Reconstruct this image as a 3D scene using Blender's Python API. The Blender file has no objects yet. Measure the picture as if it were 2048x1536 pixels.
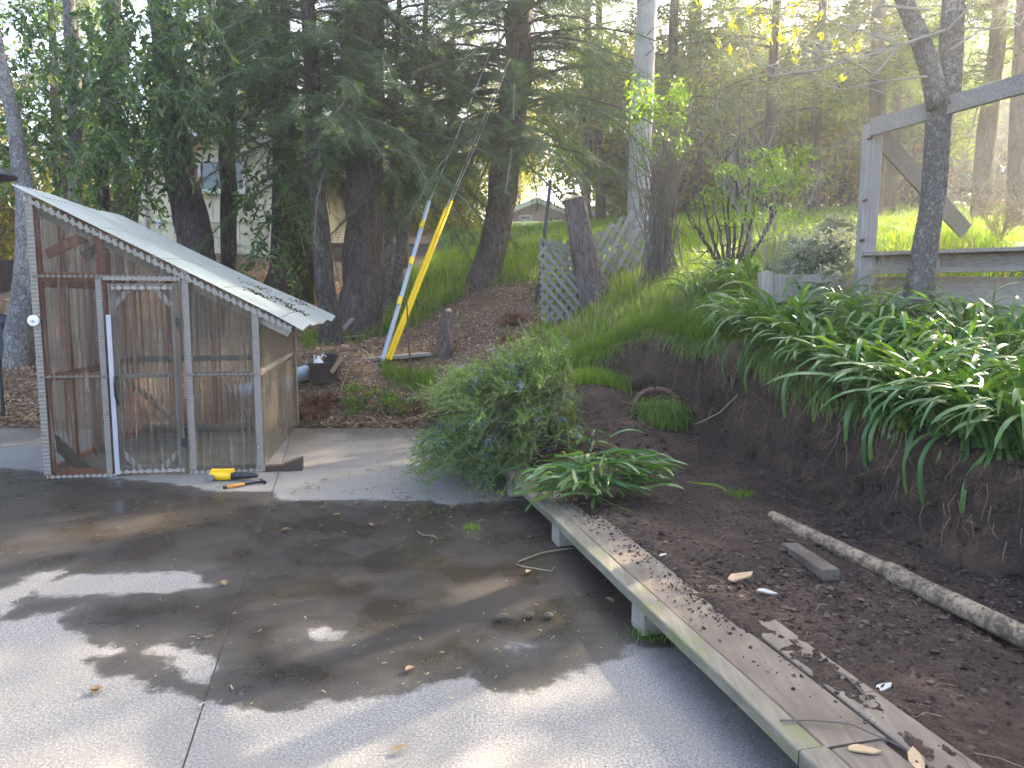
import bpy, math, random
import numpy as np
from mathutils import Vector, Matrix, noise

R = math.radians
rng = np.random.default_rng(11)
random.seed(5)
sc = bpy.context.scene
C = sc.collection

# ------------------------------------------------------------------ camera, sky, sun, exposure
FP, PITCH, CAMZ = 1490.0, R(6.43), 1.6
cd = bpy.data.cameras.new("camera"); cam = bpy.data.objects.new("camera", cd); C.objects.link(cam)
cam.location = (0, 0, CAMZ); cam.rotation_euler = (R(90) - PITCH, 0, 0)
cd.sensor_width = 36; cd.lens = FP / 2048 * 36; cd.clip_end = 900; cd.clip_start = 0.05
sc.camera = cam
SUN_EL, SUN_AZ = R(27), R(47)          # azimuth measured from +Y towards +X
w = bpy.data.worlds.new("World"); sc.world = w; w.use_nodes = True
wn = w.node_tree.nodes; wl = w.node_tree.links; wn.clear()
sky = wn.new("ShaderNodeTexSky"); sky.sky_type = 'NISHITA'; sky.sun_disc = False
sky.sun_elevation = SUN_EL; sky.sun_rotation = SUN_AZ; sky.air_density = 0.7; sky.dust_density = 4.0; sky.ozone_density = 0.2
bg = wn.new("ShaderNodeBackground"); bg.inputs[1].default_value = 0.15
wo = wn.new("ShaderNodeOutputWorld"); wl.new(sky.outputs[0], bg.inputs[0]); wl.new(bg.outputs[0], wo.inputs[0])
sd = bpy.data.lights.new("sun", 'SUN'); sd.energy = 5.0; sd.angle = R(0.6); sd.color = (1.0, 0.86, 0.66)
so = bpy.data.objects.new("sun", sd); C.objects.link(so)
sdir = Vector((math.sin(SUN_AZ) * math.cos(SUN_EL), math.cos(SUN_AZ) * math.cos(SUN_EL), math.sin(SUN_EL)))
so.rotation_euler = (-sdir).to_track_quat('-Z', 'Y').to_euler(); so.location = sdir * 60
vs = sc.view_settings
vs.view_transform = 'Standard'; vs.look = 'None'; vs.gamma = 1; vs.use_curve_mapping = False
vs.exposure = 3.2
cy = sc.cycles
cy.use_denoising = True; cy.max_bounces = 7; cy.diffuse_bounces = 4; cy.glossy_bounces = 3
cy.transparent_max_bounces = 16; cy.transmission_bounces = 6; cy.sample_clamp_indirect = 6.0
cy.caustics_reflective = False; cy.caustics_refractive = False

CP, SP = math.cos(PITCH), math.sin(PITCH)
def ray(px, py):
    a = (px - 1024) / FP; b = -(py - 768) / FP
    return np.array([a, CP + b * SP, -SP + b * CP])
def P(px, py, Y):                       # the point of a sight line at distance Y in front
    d = ray(px, py); d = d * (Y / d[1]); return np.array([d[0], d[1], d[2] + CAMZ])
def G0(px, py, z=0.0):                  # where a sight line meets the level z
    d = ray(px, py); t = (z - CAMZ) / d[2]; return np.array([d[0] * t, d[1] * t, z])
def V3(p): return Vector((float(p[0]), float(p[1]), float(p[2])))

# ------------------------------------------------------------------ mesh helpers
def build_mesh(name, V, faces, attrs=None, smooth=False):
    V = np.asarray(V, dtype=np.float32).reshape(-1, 3)
    me = bpy.data.meshes.new(name)
    me.vertices.add(len(V)); me.vertices.foreach_set("co", V.ravel())
    faces = [np.asarray(f, dtype=np.int32) for f in faces if len(f)]
    if faces:
        loops = np.concatenate([f.ravel() for f in faces])
        tot = np.concatenate([np.full(len(f), f.shape[1], dtype=np.int32) for f in faces])
        start = np.concatenate([[0], np.cumsum(tot)[:-1]]).astype(np.int32)
        me.loops.add(len(loops)); me.loops.foreach_set("vertex_index", loops)
        me.polygons.add(len(tot)); me.polygons.foreach_set("loop_start", start)
        if smooth: me.polygons.foreach_set("use_smooth", np.ones(len(tot), dtype=bool))
        else: me.polygons.foreach_set("use_smooth", np.zeros(len(tot), dtype=bool))
    for k, a in (attrs or {}).items():
        at = me.attributes.new(k, 'FLOAT', 'POINT'); at.data.foreach_set("value", np.asarray(a, dtype=np.float32))
    me.update(calc_edges=True)
    return me

class MB:
    def __init__(s): s.V = []; s.q = []; s.t = []; s.n = 0; s.a = []
    def add(s, V, q=None, t=None, a=None):
        V = np.asarray(V, dtype=float).reshape(-1, 3)
        if q is not None and len(q): s.q.append(np.asarray(q) + s.n)
        if t is not None and len(t): s.t.append(np.asarray(t) + s.n)
        s.V.append(V); s.n += len(V)
        s.a.append(np.full(len(V), rng.random()) if a is None else np.broadcast_to(np.asarray(a, float), (len(V),)))
        return s
    def hexa(s, c, a=None):             # eight corners: bottom 4 (ccw) then top 4
        return s.add(c, q=[[0, 3, 2, 1], [4, 5, 6, 7], [0, 1, 5, 4], [1, 2, 6, 5], [2, 3, 7, 6], [3, 0, 4, 7]], a=a)
    def beam(s, p0, p1, w, h, up=(0, 0, 1), a=None, bev=0.0):   # box along p0-p1; w across, h along up; top bevel
        p0 = np.asarray(p0, float); p1 = np.asarray(p1, float); d = p1 - p0; d /= np.linalg.norm(d)
        up = np.asarray(up, float); sdv = np.cross(d, up)
        if np.linalg.norm(sdv) < 1e-4: sdv = np.cross(d, (0, 1.0, 0))
        sdv /= np.linalg.norm(sdv); up = np.cross(sdv, d)
        b = bev if bev else min(w, h) * 0.08
        prof = [(-w/2+b, -h/2), (w/2-b, -h/2), (w/2, -h/2+b), (w/2, h/2-b), (w/2-b, h/2), (-w/2+b, h/2), (-w/2, h/2-b), (-w/2, -h/2+b)]
        V = [p + sdv * x + up * y for p in (p0, p1) for x, y in prof]
        q = [[i, (i+1) % 8, 8 + (i+1) % 8, 8 + i] for i in range(8)]
        q += [[0, 7, 6, 5], [0, 5, 4, 1], [1, 4, 3, 2]]
        q += [[8, 13, 14, 15], [8, 9, 12, 13], [9, 10, 11, 12]]
        return s.add(V, q=q, a=a)
    def tube(s, pts, rad, n=8, cap=True, a=None, rough=0.0, furrow=0.0, seed=0.0):
        pts = np.asarray(pts, float); m = len(pts)
        rad = np.broadcast_to(np.asarray(rad, float), (m,))
        T = np.gradient(pts, axis=0); T /= np.linalg.norm(T, axis=1)[:, None] + 1e-12
        ref = np.array([1.0, 0, 0]) if abs(T[0][0]) < 0.8 else np.array([0, 1.0, 0])
        A = np.cross(T, ref); A /= np.linalg.norm(A, axis=1)[:, None] + 1e-12
        B = np.cross(T, A)
        th = np.linspace(0, 2 * math.pi, n, endpoint=False)
        rr = np.repeat(rad[:, None], n, axis=1)
        if rough or furrow:
            for i in range(m):
                for j in range(n):
                    c, sn = math.cos(th[j]), math.sin(th[j])
                    z = pts[i]
                    f = 0.0
                    if rough: f += rough * noise.noise(Vector((c * 1.3 + seed, sn * 1.3, z[2] * 1.1 + z[0] * .3)))
                    if furrow: f += furrow * noise.noise(Vector((c * 5 + seed, sn * 5, z[2] * 2.2 + seed * 3)))
                    rr[i, j] *= 1 + f
        V = pts[:, None, :] + rr[..., None] * (np.cos(th)[None, :, None] * A[:, None, :] + np.sin(th)[None, :, None] * B[:, None, :])
        q = []
        for i in range(m - 1):
            for j in range(n):
                k = (j + 1) % n
                q.append([i*n+j, i*n+k, (i+1)*n+k, (i+1)*n+j])
        V = V.reshape(-1, 3); t = []
        if cap:
            V = np.vstack([V, pts[0], pts[-1]])
            for j in range(n):
                k = (j + 1) % n
                t.append([m*n, k, j]); t.append([m*n+1, (m-1)*n+j, (m-1)*n+k])
        return s.add(V, q=q, t=t, a=a)
    def lathe(s, prof, c, n=20, axis=None, a=None):   # prof: (r, h)
        c = np.asarray(c, float); ax = np.array([0, 0, 1.0]) if axis is None else np.asarray(axis, float); ax = ax / np.linalg.norm(ax)
        r0 = np.array([1.0, 0, 0]) if abs(ax[0]) < .8 else np.array([0, 1.0, 0])
        A = np.cross(ax, r0); A /= np.linalg.norm(A); B = np.cross(ax, A)
        th = np.linspace(0, 2*math.pi, n, endpoint=False); V = []; q = []
        for r, h in prof:
            for t_ in th: V.append(c + ax*h + r*(math.cos(t_)*A + math.sin(t_)*B))
        for i in range(len(prof)-1):
            for j in range(n):
                k = (j+1) % n; q.append([i*n+j, i*n+k, (i+1)*n+k, (i+1)*n+j])
        return s.add(V, q=q, a=a)
    def mesh(s, name, smooth=False):
        return build_mesh(name, np.vstack(s.V), ([np.vstack(s.q)] if s.q else []) + ([np.vstack(s.t)] if s.t else []),
                          {"v": np.concatenate(s.a)}, smooth)

def props(o, label=None, cat=None, group=None, kind=None):
    if label: o["label"] = label
    if cat: o["category"] = cat
    if group: o["group"] = group
    if kind: o["kind"] = kind
    return o
def obj(name, me, mat=None, parent=None, smooth=None, world=None, **k):
    if isinstance(me, MB): me = me.mesh(name, bool(smooth))
    if mat is not None and len(me.materials) == 0: me.materials.append(mat)
    o = bpy.data.objects.new(name, me); C.objects.link(o)
    if world is not None: o.matrix_basis = world
    if parent is not None:
        o.parent = parent
        o.matrix_parent_inverse = inv_of(parent)
    return props(o, **k)
_inv = {}
def inv_of(p):
    if p.name not in _inv:
        m = p.matrix_basis.copy(); q = p
        while q.parent is not None:
            m = q.parent.matrix_basis @ q.matrix_parent_inverse @ m; q = q.parent
        _inv[p.name] = m.inverted()
    return _inv[p.name]
def thing(name, loc, label, cat, group=None):
    o = bpy.data.objects.new(name, None); C.objects.link(o); o.location = V3(loc); o.empty_display_size = .1
    o.matrix_basis = Matrix.Translation(V3(loc))
    return props(o, label=label, cat=cat, group=group)
def frame(p, x, y=None, s=1.0):          # matrix with local X along x, local Z near y
    x = Vector(x).normalized(); up = Vector(y) if y is not None else Vector((0, 0, 1))
    yv = up.cross(x)
    if yv.length < 1e-4: yv = Vector((0, 1, 0)).cross(x)
    yv.normalize(); z = x.cross(yv)
    m = Matrix((x, yv, z)).transposed().to_4x4()
    return Matrix.Translation(V3(p)) @ m @ Matrix.Scale(s, 4)
def scatter(Pp, D, S, L, TV, TF, W=None):  # copies of a small template at points; returns V, F
    Pp = np.asarray(Pp, float); D = np.asarray(D, float); S = np.asarray(S, float); L = np.asarray(L, float)
    D = D / (np.linalg.norm(D, axis=1)[:, None] + 1e-9)
    S = S - D * (S * D).sum(1)[:, None]; S = S / (np.linalg.norm(S, axis=1)[:, None] + 1e-9)
    U = np.cross(D, S)
    W = L if W is None else np.asarray(W, float)
    TV = np.asarray(TV, float); TF = np.asarray(TF)
    V = Pp[:, None, :] + L[:, None, None] * TV[None, :, 0:1] * D[:, None, :] + W[:, None, None] * (TV[None, :, 1:2] * S[:, None, :] + TV[None, :, 2:3] * U[:, None, :])
    F = TF[None] + (np.arange(len(Pp)) * len(TV))[:, None, None]
    return V.reshape(-1, 3), F.reshape(-1, TF.shape[1])
def rdir(n): 
    v = rng.normal(size=(n, 3)); return v / np.linalg.norm(v, axis=1)[:, None]

# ------------------------------------------------------------------ materials
class NT:
    def __init__(s, name):
        s.m = bpy.data.materials.new(name); s.m.use_nodes = True; s.t = s.m.node_tree; s.t.nodes.clear()
        s.out = s.n("ShaderNodeOutputMaterial")
    def n(s, typ, **k):
        x = s.t.nodes.new(typ)
        for a, b in k.items(): setattr(x, a, b)
        return x
    def l(s, a, b): s.t.links.new(a, b)
    def coord(s, scale=(1, 1, 1), kind="Object"):
        tc = s.n("ShaderNodeTexCoord"); mp = s.n("ShaderNodeMapping"); mp.inputs["Scale"].default_value = scale
        s.l(tc.outputs[kind], mp.inputs[0]); return mp.outputs[0]
    def noise(s, co, sc_, det=4, rough=.55, dist=0.0):
        x = s.n("ShaderNodeTexNoise"); x.inputs["Scale"].default_value = sc_; x.inputs["Detail"].default_value = det
        x.inputs["Roughness"].default_value = rough; x.inputs["Distortion"].default_value = dist
        s.l(co, x.inputs["Vector"]); return x.outputs["Fac"]
    def voro(s, co, sc_, feat='F1'):
        x = s.n("ShaderNodeTexVoronoi"); x.inputs["Scale"].default_value = sc_; x.feature = feat
        s.l(co, x.inputs["Vector"]); return x.outputs["Distance"]
    def ramp(s, f, stops, interp='LINEAR'):
        x = s.n("ShaderNodeValToRGB"); x.color_ramp.interpolation = interp; e = x.color_ramp.elements
        while len(e) > 1: e.remove(e[-1])
        for i, (p, c) in enumerate(stops):
            c = (c, c, c) if not isinstance(c, (tuple, list)) else c
            el = e[0] if i == 0 else e.new(p)
            el.position = p; el.color = (*c[:3], 1)
        s.l(f, x.inputs[0]); return x.outputs[0]
    def mix(s, f, a, b, mode='MIX'):
        x = s.n("ShaderNodeMix", data_type='RGBA', blend_type=mode)
        for i, v in ((0, f), (6, a), (7, b)):
            if hasattr(v, "is_linked") or hasattr(v, "links"): s.l(v, x.inputs[i])
            elif i == 0: x.inputs[0].default_value = v
            else: x.inputs[i].default_value = (*v[:3], 1)
        return x.outputs[2]
    def math(s, op, a, b=0.0, c=None):
        x = s.n("ShaderNodeMath", operation=op)
        for i, v in enumerate((a, b) if c is None else (a, b, c)):
            if hasattr(v, "links"): s.l(v, x.inputs[i])
            else: x.inputs[i].default_value = v
        return x.outputs[0]
    def attr(s, name):
        x = s.n("ShaderNodeAttribute"); x.attribute_name = name; return x.outputs["Fac"]
    def bump(s, h, strength=.4, dist=.01):
        x = s.n("ShaderNodeBump"); x.inputs["Strength"].default_value = strength; x.inputs["Distance"].default_value = dist
        s.l(h, x.inputs["Height"]); return x.outputs[0]
    def pbr(s, col, rough=.8, normal=None, metal=0.0, spec=.4, extra=None):
        x = s.n("ShaderNodeBsdfPrincipled")
        if hasattr(col, "links"): s.l(col, x.inputs["Base Color"])
        else: x.inputs["Base Color"].default_value = (*col[:3], 1)
        if hasattr(rough, "links"): s.l(rough, x.inputs["Roughness"])
        else: x.inputs["Roughness"].default_value = rough
        x.inputs["Metallic"].default_value = metal; x.inputs["Specular IOR Level"].default_value = spec
        if normal is not None: s.l(normal, x.inputs["Normal"])
        return x.outputs[0]
    def done(s, sh): s.l(sh, s.out.inputs[0]); return s.m

def leaf_mat(name, cols, trans=.45, rough=.45, tcol=None, objrand=False):
    m = NT(name); f = m.attr("v")
    if objrand:
        oi = m.n("ShaderNodeObjectInfo"); f = oi.outputs["Random"]
    c = m.ramp(f, [(i / max(1, len(cols) - 1), k) for i, k in enumerate(cols)])
    n = m.noise(m.coord(), 9.0, 3)
    c = m.mix(m.math('MULTIPLY', n, .5), c, m.mix(1.0, c, (.55, .6, .5), 'MULTIPLY'))
    p = m.pbr(c, rough, spec=.35)
    tr = m.n("ShaderNodeBsdfTranslucent")
    tc = m.mix(1.0, c, tcol or (1.9, 2.1, .55), 'MULTIPLY'); m.l(tc, tr.inputs[0])
    mx = m.n("ShaderNodeMixShader"); mx.inputs[0].default_value = trans
    m.l(p, mx.inputs[1]); m.l(tr.outputs[0], mx.inputs[2]); return m.done(mx.outputs[0])

def wood_mat(name, c0, c1, grain=(2, 30, 30), rough=.8, dirt=(.05, .045, .03), dirtamt=.35, moss=None):
    m = NT(name); oi = m.n("ShaderNodeObjectInfo")
    tc = m.n("ShaderNodeTexCoord"); ad = m.n("ShaderNodeVectorMath", operation='ADD')
    m.l(tc.outputs["Object"], ad.inputs[0]); m.l(oi.outputs["Random"], ad.inputs[1])
    mp = m.n("ShaderNodeMapping"); mp.inputs["Scale"].default_value = grain; m.l(ad.outputs[0], mp.inputs[0])
    g = m.noise(mp.outputs[0], 3.0, 6, .6, .6)
    c = m.ramp(g, [(.25, c0), (.5, tuple((a + b) / 2 for a, b in zip(c0, c1))), (.75, c1)])
    big = m.noise(ad.outputs[0], 3.2, 4)
    c = m.mix(m.math('MULTIPLY', m.ramp(big, [(.42, 0.0), (.68, 1.0)]), dirtamt), c, dirt)
    c = m.mix(.35, c, m.mix(oi.outputs["Random"], c0, c1))
    if moss:
        c = m.mix(m.ramp(m.noise(ad.outputs[0], 4.5, 5, .7), [(.52, 0.0), (.68, .8)]), c, moss)
    return m.done(m.pbr(c, rough, m.bump(g, .6, .004)))

def bark_mat(name, c0, c1, c2=None, scale=5.0, stretch=.22, moss=None, lichen=None, bump=.9):
    m = NT(name); co = m.coord((1, 1, stretch * .6)); tc = m.coord((1, 1, .5))
    w_ = m.n("ShaderNodeTexNoise"); w_.inputs["Scale"].default_value = 7; w_.inputs["Detail"].default_value = 4; m.l(tc, w_.inputs["Vector"])
    sc_ = m.n("ShaderNodeVectorMath", operation='SCALE'); sc_.inputs["Scale"].default_value = .16; m.l(w_.outputs["Color"], sc_.inputs[0])
    ad = m.n("ShaderNodeVectorMath", operation='ADD'); m.l(co, ad.inputs[0]); m.l(sc_.outputs[0], ad.inputs[1]); cw = ad.outputs[0]
    v = m.voro(cw, scale * 4.5, 'DISTANCE_TO_EDGE'); n = m.noise(cw, scale * 5, 7, .7, .4); big = m.noise(m.coord(), 1.3, 4, .6)
    h = m.math('ADD', m.math('MULTIPLY', m.ramp(v, [(0, 0.0), (.16, 1.0)]), .28), m.math('MULTIPLY', n, 1.05))
    c = m.ramp(h, [(.36, c0), (.74, c1), (1.0, c2 or c1)])
    c = m.mix(m.ramp(big, [(.4, 0.0), (.7, .5)]), c, c0)
    co2 = m.coord()
    if moss: c = m.mix(m.ramp(m.noise(co2, 2.4, 5, .65), [(.46, 0.0), (.62, .85)]), c, moss)
    if lichen: c = m.mix(m.ramp(m.noise(co2, 22, 6, .7), [(.54, 0.0), (.60, .7)]), c, lichen)
    return m.done(m.pbr(c, .92, m.bump(h, bump, .025), spec=.15))

def plain_mat(name, col, rough=.5, metal=0.0, var=.3, scale=18, spec=.4, bump=.1):
    m = NT(name); n = m.noise(m.coord(), scale, 5, .6)
    c = m.mix(m.math('MULTIPLY', n, var), col, tuple(k * .35 for k in col))
    return m.done(m.pbr(c, rough, m.bump(n, bump, .003), metal, spec))

M = {}
M['redwood'] = wood_mat('redwood_timber', (.17, .052, .03), (.36, .14, .075), (12, 12, 1.2), dirtamt=.3)
M['oldwood'] = wood_mat('weathered_timber', (.15, .125, .10), (.34, .30, .25), (14, 14, 1.2), dirtamt=.35)
M['greywood'] = wood_mat('grey_timber', (.12, .105, .085), (.36, .325, .28), (1.6, 22, 22), dirt=(.09, .075, .06))
M['postwood'] = wood_mat('grey_post_timber', (.12, .105, .09), (.38, .345, .30), (24, 24, 1.6), dirt=(.10, .085, .07))
M['board'] = wood_mat('mossy_board_timber', (.055, .045, .032), (.25, .22, .16), (10, 1.0, 10), moss=(.13, .15, .035), dirt=(.06, .04, .03), dirtamt=.5)
M['mudboard'] = wood_mat('muddy_board_timber', (.07, .052, .038), (.25, .20, .145), (9, .9, 9), dirt=(.075, .05, .037), dirtamt=.9)
M['darkwood'] = wood_mat('dark_timber', (.035, .022, .016), (.08, .05, .035), (2, 12, 12))
M['lattice'] = wood_mat('grey_lath', (.09, .085, .08), (.27, .26, .245), (8, 8, 8), dirt=(.10, .08, .05), dirtamt=.5)
M['bark_fir'] = bark_mat('fir_bark', (.035, .026, .022), (.12, .095, .085), (.20, .165, .15), 4.0, .16)
M['bark_dark'] = bark_mat('dark_bark', (.018, .014, .012), (.075, .06, .052), (.17, .16, .15), 4.5, .25)
M['bark_moss'] = bark_mat('mossy_bark', (.02, .014, .008), (.06, .045, .025), (.10, .08, .045), 4.5, .3, moss=(.06, .052, .012))
M['bark_pale'] = bark_mat('pale_bark', (.05, .045, .04), (.19, .175, .16), (.34, .33, .31), 6.0, .5, lichen=(.30, .31, .29), bump=.4)
M['bark_lichen'] = bark_mat('lichen_bark', (.035, .03, .026), (.13, .115, .10), (.17, .155, .14), 9, .8, lichen=(.22, .22, .19), bump=.6)
M['bark_far'] = bark_mat('far_bark', (.03, .023, .018), (.085, .065, .05), (.14, .11, .09), 3.0, .2)
M['twig'] = plain_mat('twig_bark', (.12, .10, .08), .85)
M['twig_pale'] = plain_mat('pale_twig_bark', (.27, .24, .20), .85)
M['needle'] = leaf_mat('fir_needles', [(.028, .058, .022), (.06, .112, .036), (.10, .16, .048)], .3, .5, (1.7, 1.9, .6))
M['needle_far'] = leaf_mat('far_fir_needles', [(.03, .055, .018), (.07, .105, .026), (.13, .16, .035)], .42, .5, (2.2, 2.1, .5))
M['leaf'] = leaf_mat('broad_leaves', [(.026, .060, .014), (.052, .112, .025), (.11, .18, .038)], .38, .35, (1.8, 2.0, .5))
M['leaf_o'] = leaf_mat('broad_leaves_single', [(.03, .07, .018), (.065, .13, .03), (.16, .20, .05)], .38, .35, (1.8, 2.0, .5), True)
M['leaf_far'] = leaf_mat('far_broad_leaves', [(.06, .09, .015), (.14, .16, .02), (.26, .24, .03)], .5, .5, (2.3, 2.0, .4))
M['leaf_bright'] = leaf_mat('bright_leaves', [(.05, .12, .02), (.10, .19, .03), (.18, .26, .05)], .5, .4, (2.0, 1.9, .4))
M['bud'] = leaf_mat('yellow_buds', [(.30, .34, .03), (.42, .42, .05)], .5, .4, (1.8, 1.6, .4))
M['grass'] = leaf_mat('grass_blades', [(.07, .14, .02), (.13, .22, .03), (.23, .28, .05)], .5, .45, (2.1, 2.1, .4))
M['agap'] = leaf_mat('strap_leaves', [(.06, .13, .045), (.10, .19, .06), (.16, .24, .07)], .32, .25, (1.8, 1.9, .4), True)
M['agap_base'] = leaf_mat('pale_leaf_bases', [(.30, .33, .12), (.42, .42, .20)], .3, .4, (1.2, 1.2, .7))
M['rosemary'] = leaf_mat('rosemary_needles', [(.06, .11, .035), (.12, .20, .055), (.25, .33, .11)], .3, .5, (1.6, 1.7, .6))
M['rosemary_dry'] = leaf_mat('dry_rosemary_needles', [(.20, .12, .05), (.30, .20, .09)], .3, .6, (1.5, 1.2, .6))
M['flower'] = leaf_mat('blue_petals', [(.16, .18, .50), (.28, .30, .62)], .4, .5, (1.2, 1.2, 1.4))
M['lavender'] = leaf_mat('silver_leaves', [(.13, .15, .11), (.24, .26, .20), (.34, .35, .27)], .3, .6, (1.4, 1.4, .8))
M['dry'] = leaf_mat('dry_leaf_litter', [(.16, .10, .055), (.30, .20, .11), (.44, .33, .21)], .3, .7, (1.3, 1.1, .7))
M['straw'] = leaf_mat('dry_straw', [(.30, .24, .14), (.46, .38, .24)], .3, .7, (1.2, 1.1, .7))
M['chip'] = leaf_mat('wood_chip_faces', [(.20, .12, .075), (.36, .24, .155), (.55, .41, .29)], .1, .8, (1.2, 1.0, .7))
M['redfrond'] = leaf_mat('dead_red_fronds', [(.11, .05, .03), (.24, .12, .065)], .3, .7, (1.5, 1.0, .6))
M['root'] = leaf_mat('root_fibres', [(.09, .05, .03), (.19, .12, .075), (.33, .23, .15)], .1, .8, (1, 1, 1))
M['galv'] = plain_mat('galvanised_steel', (.45, .48, .52), .4, .6)
M['greyplastic'] = plain_mat('grey_plastic_guard', (.38, .42, .48), .35, 0, .2)
M['yellow'] = plain_mat('yellow_plastic', (.80, .52, .015), .35, 0, .12)
M['toolyellow'] = plain_mat('yellow_tool_body', (.85, .50, .01), .35, 0, .1)
M['black'] = plain_mat('black_rubber', (.02, .022, .025), .5)
M['blacksteel'] = plain_mat('black_steel', (.035, .037, .04), .4, .5)
M['orange'] = plain_mat('orange_grip', (.62, .25, .04), .45)
M['rust'] = plain_mat('rusty_steel', (.10, .05, .035), .85)
M['grimy'] = plain_mat('grimy_white_plastic', (.50, .48, .43), .6, 0, .7, 60)
M['white'] = plain_mat('white_plastic', (.75, .74, .71), .4, 0, .15)
M['foam'] = plain_mat('foam_strip', (.40, .36, .31), .8, 0, .5, 40)
M['metalstrip'] = plain_mat('pale_metal_strip', (.42, .41, .44), .4, .2, .25)
M['brownplastic'] = plain_mat('brown_plastic', (.055, .04, .036), .5, 0, .2)
M['terracotta'] = plain_mat('muddy_terracotta', (.16, .08, .055), .8, 0, .6)
M['pole'] = wood_mat('pale_pole_timber', (.30, .27, .24), (.50, .47, .43), (7, 7, .5), dirt=(.16, .14, .13), dirtamt=.4)
M['wallpaint'] = plain_mat('cream_siding', (.74, .67, .47), .7, 0, .12, 6)
M['cream'] = plain_mat('cream_trim', (.68, .64, .54), .6, 0, .12, 6)
M['roofshingle'] = plain_mat('roof_shingles', (.28, .22, .18), .9)
M['glassdark'] = plain_mat('dark_window_glass', (.02, .025, .03), .08, 0, .1, 5, .6)
M['concretewall'] = plain_mat('old_concrete_wall', (.22, .19, .16), .9, 0, .5, 6)
M['pinkwall'] = plain_mat('pale_pink_siding', (.45, .30, .23), .8)
M['tarp'] = plain_mat('black_tarp', (.015, .016, .02), .3)
M['carblue'] = plain_mat('blue_car_paint', (.05, .10, .22), .25)
M['creamwood'] = plain_mat('split_wood_face', (.42, .29, .16), .8)
# ------------------------------------------------------------------ noise, polygons, terrain height
def vnoise(x, y, seed=0, octv=4, per=.55):
    x = np.asarray(x, float); y = np.asarray(y, float); out = np.zeros(np.broadcast(x, y).shape); amp = 1; tot = 0
    for o in range(octv):
        xi = np.floor(x); yi = np.floor(y); fx = x - xi; fy = y - yi
        fx = fx * fx * (3 - 2 * fx); fy = fy * fy * (3 - 2 * fy)
        def h(a, b):
            v = np.sin(a * 127.1 + b * 311.7 + (seed + o) * 74.7) * 43758.5453; return v - np.floor(v)
        out = out + amp * ((h(xi, yi) * (1 - fx) + h(xi + 1, yi) * fx) * (1 - fy) + (h(xi, yi + 1) * (1 - fx) + h(xi + 1, yi + 1) * fx) * fy)
        tot += amp; amp *= per; x = x * 2.03 + 17.3; y = y * 2.03 + 9.1
    return out / tot - .5
def sdist(poly, x, y):                  # signed distance to a polygon, positive inside
    poly = np.asarray(poly, float)[:, :2]; x = np.asarray(x, float); y = np.asarray(y, float)
    d = np.full(x.shape, 1e9); ins = np.zeros(x.shape, bool); n = len(poly)
    for i in range(n):
        ax, ay = poly[i]; bx, by = poly[(i + 1) % n]; ex, ey = bx - ax, by - ay
        t = np.clip(((x - ax) * ex + (y - ay) * ey) / (ex * ex + ey * ey + 1e-12), 0, 1)
        d = np.minimum(d, np.hypot(x - ax - t * ex, y - ay - t * ey))
        c = ((ay > y) != (by > y)) & (x < (bx - ax) * (y - ay) / (by - ay + 1e-12) + ax); ins ^= c
    return np.where(ins, d, -d)
def smooth(a, b, t):
    t = np.clip((t - a) / (b - a), 0, 1); return t * t * (3 - 2 * t)
class RBF:
    def __init__(s, pts, eps=1.0):
        p = np.asarray(pts, float); s.x = p[:, :2]; n = len(p); s.e = eps
        K = np.sqrt(((s.x[:, None] - s.x[None]) ** 2).sum(-1) + eps * eps)
        A = np.zeros((n + 3, n + 3)); A[:n, :n] = K; A[:n, n] = 1; A[:n, n+1:] = s.x; A[n, :n] = 1; A[n+1:, :n] = s.x.T
        s.w = np.linalg.solve(A, np.concatenate([p[:, 2], np.zeros(3)]))
    def __call__(s, x, y):
        x = np.asarray(x, float); y = np.asarray(y, float); sh = x.shape; X = np.stack([x.ravel(), y.ravel()], 1); out = np.empty(len(X))
        for i in range(0, len(X), 20000):
            q = X[i:i+20000]; K = np.sqrt(((q[:, None] - s.x[None]) ** 2).sum(-1) + s.e ** 2)
            out[i:i+20000] = K @ s.w[:-3] + s.w[-3] + q @ s.w[-2:]
        return out.reshape(sh)

up_px = [(650,800,10.0),(600,705,11.5),(722,667,13.5),(655,692,12.3),(890,712,11.5),(820,742,11),(970,577,14.5),(1060,582,13),(1060,662,11.3),
 (1100,672,10.8),(1150,642,11),(1195,612,11),(1250,602,10.5),(1330,522,13),(1300,662,8.8),(1400,672,8.2),(1240,695,8.8),(1450,432,22),(1300,472,17),
 (1700,442,20),(1900,482,9),(2040,422,20),(1540,602,8),(1560,542,9.2),(1720,655,6.6),(2000,675,6.1),(1800,640,6.9),(2100,660,6.6),(1560,725,6.7),(1700,765,6.0),(1900,790,5.35),
 (2048,822,4.95),(2300,850,4.6),(0,762,10.5),(40,768,10.5),(-300,780,10.5),(0,602,16),(350,602,15),(480,512,18),(650,522,20),(870,512,20),(900,472,24),(1000,462,28),
 (1050,456,34),(300,522,17),(800,632,14.5),(880,542,17),(1100,502,17),(1080,462,24),(500,452,40),(1500,412,40),(1024,458,60),(-500,560,30),
 (2600,432,30),(2600,540,10),(700,760,10.2),(560,800,10.2),(780,790,10.3),(1000,700,10.2),(300,760,10.5)]
up_pts = [P(*q) for q in up_px]
up_pts += [np.array(q) for q in [(-9,9.3,0),(-5,9.35,0.0),(-1.5,9.45,0.02),(-3,9.4,0.0),(-14,9.3,0),(-25,9.3,0),(-.4,9.2,.35),(-40,60,6),(60,60,9),(0,140,16),(60,140,16),(-80,140,12),(3.4,3.0,.9),(4.5,3.0,1.15),
   (3.1,1.0,.85),(6,1.0,1.4),(9,2,1.8),(3,-4,.8),(12,-4,2)]]
UP = RBF(up_pts, .6)

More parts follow.
